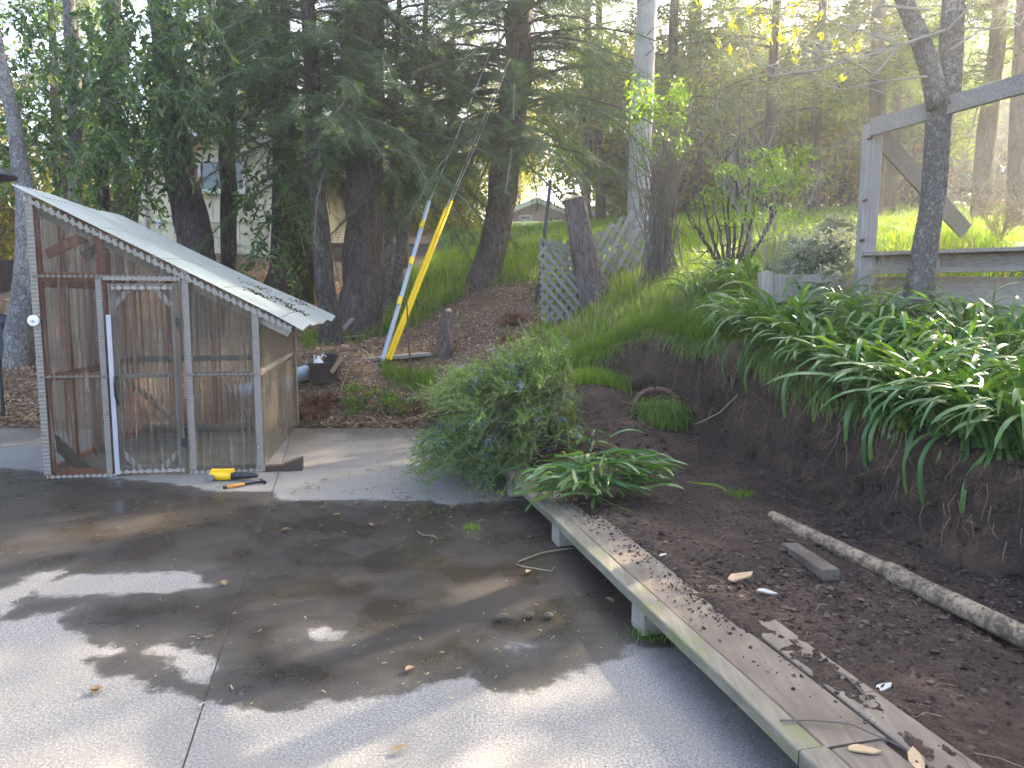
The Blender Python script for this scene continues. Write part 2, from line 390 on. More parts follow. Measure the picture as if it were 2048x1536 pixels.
B0 = G0(1596, 1500, .18); B1 = G0(1040, 972, .18); BD = (B1 - B0) / np.linalg.norm(B1 - B0)   # front edge of the plank walkway
BN = np.array([BD[1], -BD[0], 0])       # to the bank side
def bx(y, off=0.0):                      # x of the plank edge (shifted towards the bank) at y
    q = B0 + BN * off; return q[0] + BD[0] / BD[1] * (np.asarray(y, float) - q[1])

foot_px = [(2500,1420,.10),(2048,1185,.10),(1900,1130,.10),(1750,1052,.10),(1620,985,.12),(1500,935,.16),(1430,885,.22),(1350,842,.32),(1270,800,.46),(1190,772,.62)]
foot = [G0(*q) for q in foot_px]
foot = [np.array([foot[0][0] + .5, 0.3, .1])] + foot
exc = foot + [np.array([bx(9.0, .1), 9.0, .5]), np.array([bx(0.3, .1), 0.3, .1])]
FL = RBF([G0(1250,862,.30), G0(1330,905,.25), G0(1220,800,.58), G0(1290,850,.46), G0(1400,960,.14), G0(1500,1000,.10), G0(1700,1090,.07), G0(2048,1260,.05), G0(2048,1185,.1),
   G0(1750,1052,.1), G0(1430,885,.22), G0(1180,860,.42)] + [np.array([bx(y, o), y, z]) for y, o, z in
   [(1.5,.36,.185),(2.5,.36,.185),(3.5,.38,.175),(4.5,.4,.17),(5.5,.4,.17),(6.3,.4,.25),(7.2,.3,.34),(8.2,.3,.45),(1.5,.8,.15),(2.5,.8,.13),(3.5,.8,.13),(4.5,.8,.14),
    (2.0,1.4,.07),(3.0,1.4,.08),(9,.5,.5)]] + [G0(1190,772,.62), G0(1350,842,.32)], .25)
SLABFAR = 9.3
gsec = [P(*q) for q in [(1120,682,9.5),(1240,697,8.8),(1430,692,8.2),(1520,630,7.4),(1700,680,6.2),(2100,760,5.2),(2500,800,4.4),(2900,450,12),(2900,420,40)]] + \
       [np.array([60., 120, 0]), np.array([-12., 120, 0])] + [P(*q) for q in [(870,470,27),(870,535,19),(760,625,14.6),(632,690,12.9),(640,700,12.4),(800,650,13.2),(960,590,14.6),(1080,565,13.6),(1080,655,11.2)]]
def ground_z(x, y, rough=True):
    x = np.asarray(x, float); y = np.asarray(y, float)
    up = UP(x, y)
    if rough: up = up + .10 * vnoise(x * .9, y * .9, 3) * smooth(9.4, 10.5, y + 0 * x) + .035 * vnoise(x * 5, y * 5, 8, 3)
    s_ = sdist(exc, x, y)                # inside the dig positive
    t = smooth(.0, .27, -s_ + .12 * vnoise(x * 2.2, y * 2.2, 91, 3))
    fl = FL(x, y)
    if rough: fl = fl + .085 * vnoise(x * 3.6, y * 3.6, 21, 5, .62) + .05 * np.abs(vnoise(x * 13, y * 13, 5, 4, .65)) + .018 * vnoise(x * 34, y * 34, 6, 3, .7)
    ledge = .16 * vnoise(x * 5, y * 5, 31, 5, .6)
    in_x = smooth(-.02, .02, x - bx(y, .27))
    z = fl * (1 - t) + up * t + (ledge * t * (1 - t) * 2.5 if rough else 0)
    near = (y < 9.0)
    z = np.where(near & (in_x < .5), -.06, z)
    off = (x - bx(y, 0)) * abs(BD[1])
    cap = .150 + .05 * smooth(0, .10, off - .285 - .20 * vnoise(x * 2.6, y * 2.6, 88, 4) - .04 * vnoise(x * 14, y * 14, 14, 2)) + .5 * smooth(.42, .75, off)
    z = np.where((y < 6.4) & (off < .75), np.minimum(z, cap), z)
    sl = (y < SLABFAR - .02) & (x < bx(y, .27) ) 
    z = np.where(sl, -.06, z)
    return z

def axis(parts):
    out = []
    for a, b, n in parts: out += list(np.linspace(a, b, n, endpoint=False))
    return np.array(out + [parts[-1][1]])
def grow(a, b, n, k=2.2):
    return a + (b - a) * np.linspace(0, 1, n, endpoint=False) ** k
xs = np.concatenate([-12 - (120 - 12) * (np.linspace(1, 0, 22, endpoint=False) ** 2.2), np.linspace(-12, -1.3, 76, endpoint=False), np.linspace(-1.3, 4.6, 270, endpoint=False), grow(4.6, 120, 60, 2.6), [120]])
ys = np.concatenate([np.linspace(-8, .8, 12, endpoint=False), np.linspace(.8, 9.8, 410, endpoint=False), np.linspace(9.8, 17, 72, endpoint=False), grow(17, 190, 60, 2.2), [190]])
X, Y = np.meshgrid(xs, ys); Z = ground_z(X, Y)
sd_exc = sdist(exc, X, Y)
face = smooth(.05, -.02, sd_exc) * smooth(-.62, -.35, sd_exc)     # bank face band, for overhang and roots
DX = .22 * vnoise(Z * 6 + Y * 2, Y * 4, 77, 5, .62) * face
V = np.stack([X + DX, Y + DX * .6, Z], -1).reshape(-1, 3)
ny, nx = X.shape; idx = np.arange(ny * nx).reshape(ny, nx)
F = np.stack([idx[:-1, :-1], idx[:-1, 1:], idx[1:, 1:], idx[1:, :-1]], -1).reshape(-1, 4)
soil = smooth(-.52, -.44, sd_exc + .10 * vnoise(X * 3, Y * 3, 9)) 
soil = np.maximum(soil, smooth(.35, .15, np.hypot(X - P(1180, 770, 8.3)[0], Y - 8.3)))
gm = smooth(-.25, .15, sdist(gsec, X, Y) + .5 * vnoise(X * 1.2, Y * 1.2, 40)) * (1 - soil)
far = smooth(13.5, 16, Y)
litter_rim = smooth(10.2, 9.5, Y) * (1 - soil)
g = build_mesh("ground", V, [F], {"soil": soil.ravel(), "grass": gm.ravel(), "rim": litter_rim.ravel()}, True)
m = NT("earth_and_turf"); co = m.coord()
n1 = m.noise(co, 3.0, 8, .7); n2 = m.noise(co, 26, 6, .7); n3 = m.noise(co, 90, 4, .7); vv = m.voro(co, 38)
soilc = m.ramp(n1, [(.3, (.026, .017, .012)), (.5, (.058, .037, .026)), (.62, (.105, .064, .042)), (.75, (.17, .12, .085))])
soilc = m.mix(m.ramp(n3, [(.45, 0.0), (.7, .7)]), soilc, (.12, .08, .06))
mulch = m.ramp(n2, [(.28, (.035, .022, .016)), (.45, (.15, .095, .062)), (.6, (.26, .175, .115)), (.72, (.40, .30, .21))])
mulch = m.mix(m.ramp(n1, [(.55, 0.0), (.75, .55)]), mulch, (.05, .035, .025))
turf = m.ramp(n2, [(.3, (.025, .035, .012)), (.5, (.04, .085, .018)), (.7, (.08, .14, .03))])
c = m.mix(m.attr("grass"), mulch, turf); c = m.mix(m.attr("soil"), c, soilc)
h = m.math('ADD', m.math('MULTIPLY', n2, .7), m.math('MULTIPLY', vv, .6)); h = m.math('ADD', h, m.math('MULTIPLY', n3, .5))
EARTH = m.done(m.pbr(c, m.ramp(m.attr("soil"), [(0, .95), (1, .78)]), m.bump(h, 1.0, .03), spec=.2))
obj("ground", g, EARTH, kind="structure")
# fast height lookup from the built grid
def gz(x, y):
    x = np.atleast_1d(np.asarray(x, float)); y = np.atleast_1d(np.asarray(y, float))
    i = np.clip(np.searchsorted(xs, x) - 1, 0, nx - 2); j = np.clip(np.searchsorted(ys, y) - 1, 0, ny - 2)
    fx = np.clip((x - xs[i]) / (xs[i+1] - xs[i]), 0, 1); fy = np.clip((y - ys[j]) / (ys[j+1] - ys[j]), 0, 1)
    return (Z[j, i] * (1-fx) + Z[j, i+1] * fx) * (1-fy) + (Z[j+1, i] * (1-fx) + Z[j+1, i+1] * fx) * fy
def onground(px, py, Yg=None):           # march a sight line onto the terrain
    d = ray(px, py); t = np.linspace(1.5, 70, 4000); p = d[None] * t[:, None]; p[:, 2] += CAMZ
    k = np.nonzero(p[:, 2] <= gz(p[:, 0], p[:, 1]))[0]
    return p[k[0]] if len(k) else p[-1]
def at(px, py, Yv):
    p = P(px, py, Yv); return np.array([p[0], p[1], float(gz(p[0], p[1])[0])])

# ------------------------------------------------------------------ concrete drive in four cast panels
wet_px = [(-900,940),(0,936),(90,945),(230,958),(350,968),(430,984),(540,985),(565,1002),(700,1000),(860,1003),(900,1010),(1040,1000),(1200,1000),(1500,1300),(1262,1290),
  (1240,1312),(1170,1330),(1100,1372),(990,1382),(930,1350),(850,1370),(790,1385),(700,1402),(600,1405),(560,1425),(500,1412),(420,1405),(370,1388),(300,1365),(200,1345),(182,1322),
  (250,1300),(170,1272),(128,1240),(150,1212),(60,1235),(0,1240),(-900,1300)]
dry_px = [[(40,1195),(120,1150),(260,1145),(390,1140),(422,1172),(330,1188),(200,1192)],[(296,1300),(340,1284),(380,1300),(432,1298),(424,1372),(372,1352)],
          [(-500,1200),(0,1180),(60,1150),(130,1135),(110,1160),(40,1200),(0,1240),(-500,1290)],[(640,1250),(690,1262),(650,1290),(620,1270)],[(1010,1290),(1060,1290),(1040,1310)]]
wet_w = [G0(a, b) for a, b in wet_px]; dry_w = [[G0(a, b) for a, b in q] for q in dry_px]
j0, j1 = G0(365, 1536), G0(585, 860); jk = (j1[0] - j0[0]) / (j1[1] - j0[1])
def jx(y): return j0[0] + jk * (y - j0[1])
m = NT("broom_finished_concrete"); co = m.coord()
nf = m.noise(co, 95, 5, .85); nb = m.noise(co, 1.6, 6, .6); nm = m.noise(co, 14, 5, .65); nv = m.voro(co, 160)
dryc = m.ramp(nf, [(.34, (.06, .055, .048)), (.5, (.20, .188, .167)), (.64, (.38, .36, .325))])
dryc = m.mix(m.ramp(nb, [(.4, 0.0), (.65, .55)]), dryc, (.21, .185, .15))
dryc = m.mix(m.ramp(nm, [(.56, 0.0), (.72, .45)]), dryc, (.15, .13, .11))
wetc = m.ramp(nf, [(.34, (.010, .008, .006)), (.52, (.026, .022, .018)), (.63, (.048, .041, .033)), (.71, (.18, .17, .14))])
wetc = m.mix(m.ramp(nb, [(.45, 0.0), (.7, .5)]), wetc, (.045, .034, .021))
wa = m.attr("wet")
wd = m.math('ADD', wa, m.math('MULTIPLY', m.math('SUBTRACT', m.noise(co, 7, 7, .65), .5), .13))
wm = m.ramp(wd, [(.485, 0.0), (.505, .85), (.60, 1.0)])
damp = m.attr("silt")
c = m.mix(wm, dryc, wetc); c = m.mix(m.math('MULTIPLY', damp, m.ramp(nm, [(.3, .45), (.7, 1.0)])), c, (.06, .043, .032))
pud = m.ramp(m.noise(co, 2.2, 4, .5), [(.42, .62), (.60, .20)])
rg = m.mix(wm, (.9, .9, .9), pud)
hb = m.math('ADD', m.math('MULTIPLY', nf, .6), m.math('MULTIPLY', nv, .6))
bstr = m.n("ShaderNodeBump"); bstr.inputs["Distance"].default_value = .0035; m.l(hb, bstr.inputs["Height"]); m.l(m.ramp(wm, [(0, .55), (1, .16)]), bstr.inputs["Strength"])
CONC = m.done(m.pbr(c, rg, bstr.outputs[0], spec=.27))
def panel(y0, y1, side, x_out, step=.045):
    n_y = int((y1 - y0) / step); yy = np.linspace(y0, y1, n_y + 1)
    if side < 0: n_x = 110; uu = -np.concatenate([[0], np.cumsum(np.linspace(.035, .19, n_x))]); uu = uu * (abs(x_out) / abs(uu[-1]))
    else: uu = np.linspace(0, x_out, int(x_out / step) + 1)
    Xp = jx(yy)[:, None] + uu[None] + side * .0035; Yp = np.repeat(yy[:, None], len(uu), 1)
    wet = sdist(wet_w, Xp, Yp)
    for q in dry_w: wet = np.minimum(wet, -sdist(q, Xp, Yp))
    wet = np.clip(.5 + wet * .45, 0, 1)
    edge = Xp - bx(Yp, 0)
    silt = .55 * smooth(7.1, 8.6, Yp + .8 * vnoise(Xp * 1.5, Yp * 1.5, 22)) * smooth(.05, .25, vnoise(Xp * 2.3, Yp * 2.3, 5) + .22) + smooth(-1.1, .05, edge) * smooth(6.3, 5.2, Yp) * smooth(3.2, 4.2, Yp) * .75 + smooth(8.2, 9.2, Yp + vnoise(Xp, Yp, 2)) * .7 + smooth(-.16, .1, edge) * .5
    silt = np.clip(silt + .35 * smooth(5.6, 6.4, Yp) * smooth(8.6, 7, Yp) * (vnoise(Xp * 1.7, Yp * 1.7, 12) + .3), 0, 1)
    Zp = .004 * vnoise(Xp * .7, Yp * .7, 6)
    ed = np.zeros_like(Zp); ed[0, :] = ed[-1, :] = 1; (ed.__setitem__((slice(None), 0), 1)); Zp = Zp - ed * .002
    nY, nX = Xp.shape; id2 = np.arange(nY * nX).reshape(nY, nX)
    Fq = np.stack([id2[:-1, :-1], id2[:-1, 1:], id2[1:, 1:], id2[1:, :-1]], -1).reshape(-1, 4)
    if side < 0: Fq = Fq[:, ::-1]
    Vt = np.stack([Xp, Yp, Zp], -1).reshape(-1, 3)
    ring = np.concatenate([id2[0, :], id2[1:, -1], id2[-1, :-1][::-1], id2[1:-1, 0][::-1]])
    low = Vt[ring].copy(); low[:, 2] = -.055; k = np.arange(len(ring)); k2 = (k + 1) % len(ring); o0 = len(Vt)
    rc = Vt[ring].copy(); low = np.vstack([low, rc]); nr_ = len(ring); Fs = np.stack([o0 + nr_ + k, o0 + k, o0 + k2, o0 + nr_ + k2], -1)
    n_ = len(low)
    return build_mesh("concrete_panel", np.vstack([Vt, low]), [Fq, Fs], {"wet": np.concatenate([wet.ravel(), np.full(n_, .5)]), "silt": np.concatenate([silt.ravel(), np.full(n_, .8)])}, True)
drive = thing("driveway", (0, 3, 0), None, None); drive["kind"] = "structure"
YJ = 7.05
mb = MB(); mb.add([(jx(-3) - .01, -3, -.007), (jx(-3) + .01, -3, -.007), (jx(SLABFAR) + .01, SLABFAR, -.007), (jx(SLABFAR) - .01, SLABFAR, -.007)], q=[[0, 1, 2, 3]]); obj('joint_filler', mb, plain_mat('joint_grit', (.09, .075, .055), .95, 0, .6, 60), drive)
mb = MB(); mb.add([(-13, YJ - .01, -.0075), (1.3, YJ - .01, -.0075), (1.3, YJ + .01, -.0075), (-13, YJ + .01, -.0075)], q=[[0, 1, 2, 3]]); obj('joint_filler', mb, bpy.data.materials['joint_grit'], drive)
for a in ((-3, YJ - .003, -1, 11.5), (-3, YJ - .003, 1, 3.9), (YJ + .003, SLABFAR, -1, 11.5), (YJ + .003, SLABFAR, 1, 3.2)):
    obj("concrete_panel", panel(*a), CONC, drive)

# ------------------------------------------------------------------ plank walkway on blocks along the dig
wk = thing("timber_walkway", (B0[0], B0[1], 0), "low grey timber plank walkway raised on wooden blocks between wet concrete and dug soil", "walkway")
def plank(off0, off1, s0, s1, top, th, mat, wob=0.0, name="board"):
    mb = MB(); n = max(2, int((s1 - s0) / .12)); Vp = []; 
    for i in range(n + 1):
        s_ = s0 + (s1 - s0) * i / n
        for (o, z) in ((off0, top - .004), (off0 + .006, top), (off1 - .006, top), (off1, top - .004), (off1, top - th), (off0, top - th)):
            jz = .003 * math.sin(s_ * 3 + off0 * 9) + wob * (s_ - s0) / (s1 - s0); jo = .003 * noise.noise(Vector((s_ * 2, o * 9, 0)))
            q = B0 + BD * s_ + BN * (o + jo); Vp.append([q[0], q[1], z + jz])
    q = []
    for i in range(n):
        for j in range(6):
            k = (j + 1) % 6; q.append([i*6+j, i*6+k, (i+1)*6+k, (i+1)*6+j])
    q += [[0, 3, 2, 1], [0, 5, 4, 3], [n*6, n*6+1, n*6+2, n*6+3], [n*6, n*6+3, n*6+4, n*6+5]]
    mb.add(Vp, q=q); return obj(name, mb, mat, wk)
Lb = float(np.linalg.norm(B1 - B0)); s_j = float(np.linalg.norm(G0(1137, 1035, .18) - B0))
plank(0, .092, 0, s_j, .18, .05, M['board']); plank(0, .092, s_j + .006, Lb + 1.9, .178, .05, M['board'])
plank(0, .10, -2.2, -.008, .184, .055, M['board']); plank(.098, .33, -.004, s_j + .0, .174, .045, M['mudboard']); plank(.098, .26, s_j + .008, Lb + 1.9, .172, .045, M['mudboard'])
plank(.106, .30, -2.2, -.02, .176, .045, M['mudboard']); plank(.345, .50, -.3, 1.15, .176, .03, M['mudboard'], .01); plank(.36, .52, 1.22, 2.55, .172, .03, M['mudboard'], -.02)
def block(px, py, L=.16):
    p = G0(px, py); s_ = float(np.dot(p - B0, BD)); mb = MB(); q0 = B0 + BD * s_
    a = q0 + BN * .012; b = q0 + BN * .30; mb.beam([a[0], a[1], .065], [b[0], b[1], .065], L, .122); obj("block", mb, M['oldwood'], wk)
block(1285, 1262, .15); block(1125, 1088, .16); block(1010, 992, .16); block(1650, 1640, .16)

# ------------------------------------------------------------------ greenhouse
GA = G0(90, 957); GB = G0(527, 942); GW = float(np.linalg.norm(GB - GA)); U = (GB - GA) / GW; Vd = np.array([-U[1], U[0], 0]); DEP = 2.48
def gh(u, v, z): q = GA + U * u + Vd * v; return np.array([q[0], q[1], z])
def upx(px): return (px - 90) / 437.0 * GW
m = NT("corrugated_clear_plastic"); co = m.coord((1, 1, .05)); st = m.noise(co, 40, 4, .65); st2 = m.noise(m.coord((1, 1, .3)), 6, 4)
tr = m.n("ShaderNodeBsdfTransparent"); m.l(m.ramp(st, [(.3, (.80, .77, .72)), (.6, (.95, .94, .91))]), tr.inputs[0])
rf = m.n("ShaderNodeBsdfRefraction"); rf.inputs["IOR"].default_value = 1.07; rf.inputs["Roughness"].default_value = .04; m.l(m.ramp(st2, [(.3, (.86, .82, .76)), (.6, (.97, .95, .92))]), rf.inputs[0])
m1 = m.n("ShaderNodeMixShader"); m1.inputs[0].default_value = .62; m.l(tr.outputs[0], m1.inputs[1]); m.l(rf.outputs[0], m1.inputs[2])
df = m.pbr((.62, .54, .44), .3, spec=.6); tl = m.n("ShaderNodeBsdfTranslucent"); tl.inputs[0].default_value = (.62, .58, .52, 1)
m2 = m.n("ShaderNodeMixShader"); m2.inputs[0].default_value = .5; m.l(df, m2.inputs[1]); m.l(tl.outputs[0], m2.inputs[2])
m3 = m.n("ShaderNodeMixShader"); m.l(m.math('ADD', m.ramp(st, [(.40, .03), (.60, .17), (.70, .46)]), 0.02), m3.inputs[0]); m.l(m1.outputs[0], m3.inputs[1]); m.l(m2.outputs[0], m3.inputs[2])
POLY = m.done(m3.outputs[0])
m = NT("weathered_roof_plastic"); n = m.noise(m.coord(), 5, 6); tl = m.n("ShaderNodeBsdfTranslucent"); tl.inputs[0].default_value = (.33, .4, .4, 1)
pb = m.pbr(m.mix(m.ramp(n, [(.5, 0.0), (.75, .55)]), (.23, .275, .27), (.14, .155, .14)), .38, spec=.7)
mx = m.n("ShaderNodeMixShader"); mx.inputs[0].default_value = .3; m.l(pb, mx.inputs[1]); m.l(tl.outputs[0], mx.inputs[2]); ROOFP = m.done(mx.outputs[0])
gr = thing("greenhouse", GA, "lean-to greenhouse of clear corrugated plastic on a redwood frame with a closed door", "greenhouse")
def ztop(u): return 2.53 - .522 * u
def sheet(u0, u1, z0, z1, v=-.012, pitch=.05, amp=.008, slope=False, along='u', name="clear_panel", par=None, mat=None, fixed=0.0, zoff=0.0):
    n = int((u1 - u0) / pitch) * 7; uu = np.linspace(u0, u1, n + 1); off = amp * np.sin(uu / pitch * 2 * math.pi)
    rows = 5; Vs = []
    for r in range(rows + 1):
        for k, u in enumerate(uu):
            zt = (ztop(u) - .01 if slope else z1); z = z0 + (zt - z0) * r / rows
            Vs.append(gh(u, v + off[k], z) if along == 'u' else gh(fixed + off[k], u, z))
    nc = n + 1; q = [[r*nc+k, r*nc+k+1, (r+1)*nc+k+1, (r+1)*nc+k] for r in range(rows) for k in range(n)]
    mb = MB(); mb.add(Vs, q=q); return obj(name, mb, mat or POLY, par or gr, smooth=True)
def tim(p0, p1, w_=.04, h_=.09, mat='redwood', name='stud', up=None, par=None):
    mb = MB(); mb.beam(p0, p1, w_, h_, up if up is not None else Vd, bev=.003); return obj(name, mb, M[mat], par or gr)
uL, uM, uD, uR = .03, upx(232), upx(372), GW
zr, zm = 1.80, .925
# front frame
for u, t_, w_ in ((.045, 2.48, .085), (uM - .045, ztop(uM) - .03, .075), (uD + .045, ztop(uD) - .03, .07), (uR - .035, ztop(uR) - .03, .07)):
    tim(gh(u, .03, .02), gh(u, .03, t_), w_, .045, 'redwood' if u < .6 else 'oldwood', 'post')
tim(gh(.09, .03, zr), gh(uM - .09, .03, zr), .085, .04, 'redwood', 'rail'); tim(gh(uM - .08, .028, zr), gh(uD + .08, .028, zr), .05, .042, 'oldwood', 'rail')
tim(gh(.09, .03, zm), gh(uM - .09, .03, zm), .045, .04, 'redwood', 'rail'); tim(gh(uD + .09, .03, zm), gh(uR - .07, .03, zm), .04, .04, 'oldwood', 'rail')
tim(gh(.09, .03, .045), gh(uM - .09, .03, .045), .06, .04, 'redwood', 'rail'); tim(gh(uD + .09, .03, .045), gh(uR - .07, .03, .045), .05, .04, 'oldwood', 'rail')
tim(gh(.09, .035, ztop(.09) - .10), gh(uR + .28, .035, ztop(uR + .28) - .09), .10, .04, 'oldwood', 'rafter')
for a, b in (((.12, 2.0), (.45, 2.17)), ((.42, 1.98), (.62, 2.10))): tim(gh(a[0], .06, a[1]), gh(b[0], .06, b[1]), .085, .04, 'darkwood' if a[0] > .4 else 'redwood', 'brace')
tim(gh(.05, .06, .36), gh(.34, .06, .03), .10, .035, 'darkwood', 'brace')
# side and back walls, studs behind the plastic
for v in (.55, 1.1, 1.65, 2.1, DEP - .04): tim(gh(.05, v, .02), gh(.05, v, 2.45), .085, .045, 'redwood', 'stud', up=U)
for z in (.06, .9, 1.75, 2.4): tim(gh(.05, .06, z), gh(.05, DEP, z), .075, .045, 'redwood', 'rail', up=U)
for u in (.45, .95, 1.45, uR - .04): tim(gh(u, DEP - .03, .02), gh(u, DEP - .03, ztop(u) - .05), .08, .045, 'redwood' if u < 1.2 else 'oldwood', 'stud')
for z in (.06, .9): tim(gh(.05, DEP - .03, z), gh(uR, DEP - .03, z), .07, .05, 'oldwood', 'rail')
tim(gh(.5, DEP - .07, .08), gh(.05, DEP - .9, .9), .05, .05, 'oldwood', 'brace', up=U); tim(gh(.95, DEP - .07, .75), gh(1.35, DEP - .07, .08), .05, .04, 'oldwood', 'brace')
for u in (.6, 1.25): tim(gh(u, .06, ztop(u) - .11), gh(u, DEP, ztop(u) - .09), .04, .08, 'redwood', 'roof_joist', up=(0, 0, 1))
tim(gh(uR - .02, .05, ztop(uR) - .06), gh(uR - .02, DEP, ztop(uR) - .06), .045, .08, 'oldwood', 'plate', up=(0, 0, 1))
tim(gh(uR - .02, .06, .92), gh(uR - .02, DEP, .95), .045, .05, 'oldwood', 'rail', up=(0, 0, 1)); tim(gh(uR - .02, DEP, .02), gh(uR - .02, DEP, ztop(uR) - .04), .085, .09, 'oldwood', 'post')
tim(gh(uR + .0, DEP - .16, .93), gh(uR - .0, DEP - .02, .62), .05, .05, 'oldwood', 'brace', up=U)
tim(gh(uR + .02, -.02, .03), gh(uR + .34, .02, .03), .07, .055, 'darkwood', 'skid', up=(0, 0, 1)); tim(gh(-.0, DEP, .025), gh(uR + .32, DEP + .02, .025), .07, .05, 'darkwood', 'skid', up=(0, 0, 1))
mb = MB(); e = [gh(uR + .18, -.055, 0.0), gh(uR + .36, -.05, 0.0), gh(uR + .36, .07, 0.0), gh(uR + .18, .07, 0.0)]
mb.hexa(e + [e[0] + (0, 0, .06), e[1] + (0, 0, .12), e[2] + (0, 0, .12), e[3] + (0, 0, .06)]); obj("skid_end", mb, M['darkwood'], gr)
# plastic sheets
sheet(.0, uM - .01, .03, zr, v=-.012); sheet(0, uM + .02, zr + .005, 0, v=-.014, slope=True); sheet(uM + .02, uD, zr + .005, 0, v=-.013, slope=True)
sheet(uD + .03, uR, .03, 0, v=-.012, slope=True)
sheet(.03, DEP, .04, 2.45, along='v', fixed=-.01); sheet(.02, DEP, .97, ztop(uR) - .03, along='v', fixed=uR + .012); sheet(.02, DEP - .02, .05, .9, along='v', fixed=uR + .012)
sheet(.02, 1.2, .04, 0, v=DEP + .01, slope=True); sheet(1.2, uR, .04, 0, v=DEP + .012, slope=True)
# vertical cover strips of the same plastic over the posts
for u, t_, w_ in ((.005, 2.5, .06), (uM - .085, zr, .05), (uD + .035, ztop(uD) - .02, .05), (uR - .05, ztop(uR) - .02, .06)):
    mb = MB(); n = 140; Vs = []
    for i in range(n + 1):
        z = .03 + (t_ - .03) * i / n; o = .0025 * (i % 2)
        Vs += [gh(u, -.022 - o, z), gh(u + w_, -.022 - o, z)]
    mb.add(Vs, q=[[2*i, 2*i+1, 2*i+3, 2*i+2] for i in range(n)]); mb2 = mb
    obj("cover_strip", mb2, plain_mat_once := M.setdefault('strip', plain_mat('cloudy_strip_plastic', (.25, .215, .175), .4, 0, .5, 30)), gr)
def wavy(p0, p1, h_, amp, name, mat, n=44, par=None, *, m_=4):
    n = n * m_       # scalloped closure strip
    p0 = np.asarray(p0); p1 = np.asarray(p1); mb = MB(); Vs = []
    for i in range(n * 2 + 1):
        t_ = i / (n * 2); q = p0 + (p1 - p0) * t_; a = (.5 - .5 * math.cos(i * math.pi / 4)) * amp * (.6 + .8 * random.random()) 
        o = -.030 - .004 * (i % 3); f = Vd * 0.012
        for z in (q[2] - h_ / 2 + a * .5, q[2] + h_ / 2 - a): Vs.append(np.array([q[0], q[1], z]) + Vd * o)
    mb.add(Vs, q=[[2*i, 2*i+2, 2*i+3, 2*i+1] for i in range(n * 2)]); return obj(name, mb, mat, par or gr)
wavy(gh(.03, 0, .02), gh(uM, 0, .02), .035, .018, "closure_strip", M['foam'], 12); wavy(gh(uD + .03, 0, .02), gh(uR, 0, .02), .035, .018, "closure_strip", M['foam'], 12)
wavy(gh(.02, 0, zr + .01), gh(uM - .02, 0, zr + .01), .035, .02, "closure_strip", M['strip'], 13); wavy(gh(uM - .02, 0, zr - .005), gh(uD + .02, 0, zr - .01), .045, .012, "closure_strip", M['foam'], 15)
wavy(gh(.02, 0, zm), gh(uM - .02, 0, zm), .03, .014, "closure_strip", M['strip'], 13); wavy(gh(uD + .04, 0, zm), gh(uR - .02, 0, zm), .03, .014, "closure_strip", M['strip'], 12)
wavy(gh(.0, 0, ztop(0) - .05), gh(uR + .3, 0, ztop(uR + .3) - .05), .07, .035, "closure_strip", M['foam'], 40)
mb = MB()
for k in range(90):
    z = .06 + (k % 14) * .175
    for u in ((.03, uM - .06, uD + .06, uR - .03)[k % 4],):
        if z < ztop(u) - .08: mb.lathe([(0, .006), (.007, .004), (.009, 0)], gh(u, -.03, z), 6, -Vd)
obj("screw_heads", mb, M['galv'], gr, kind="stuff")
# roof sheets
NR = 4; RW = 2.66
def roofp(u, v):
    z = ztop(u) + .015 + .012 * math.sin(v * 3) + .10 * (max(0, v) / 2.6) * (u / 2.3) ** 3 - .02 * (max(0, u - 1.9) / .4) ** 2
    return gh(u, v, z)
for k in range(NR):
    v0 = -.07 + k * RW / NR; v1 = v0 + RW / NR + .03; u1 = 2.30 + (.0, .03, .05, .10)[k]
    n = 70; rows = 14; Vs = []
    for r in range(rows + 1):
        for i in range(n + 1):
            v = v0 + (v1 - v0) * i / n; u = -.07 + (u1 + .07) * r / rows
            q = roofp(u, v); q[2] += .011 * math.sin(i / n * 2 * math.pi * 9) + k * .003; Vs.append(q)
    nc = n + 1; mb = MB(); mb.add(Vs, q=[[r*nc+i, r*nc+i+1, (r+1)*nc+i+1, (r+1)*nc+i] for r in range(rows) for i in range(n)])
    obj("roof_panel", mb, ROOFP, gr, smooth=True)
mb = MB(); 
for r in range(5):
    for i in range(34):
        u = .12 + r * .5; v = -.03 + i * .078; q = roofp(u, v); mb.lathe([(0, .016), (.005, .014), (.008, .010)], q, 6)
obj("roof_screws", mb, M['blacksteel'], gr, kind="stuff")
# moss and debris on the roof
mb = MB(); 
for k in range(260):
    c_ = [(1.75, .9), (1.9, 1.5), (1.6, 1.9), (2.1, 1.2), (2.0, 2.2)][k % 5]; u = c_[0] + rng.normal(0, .07); v = c_[1] + rng.normal(0, .13); q = roofp(min(u, 2.2), min(v, 2.5)); q[2] += .012
    mb.lathe([(0, .012), (.010 + .01 * rng.random(), 0)], q, 5, (rng.normal() * .4, rng.normal() * .4, 1))
obj("roof_debris", mb, M['bark_moss'], gr, kind="stuff")
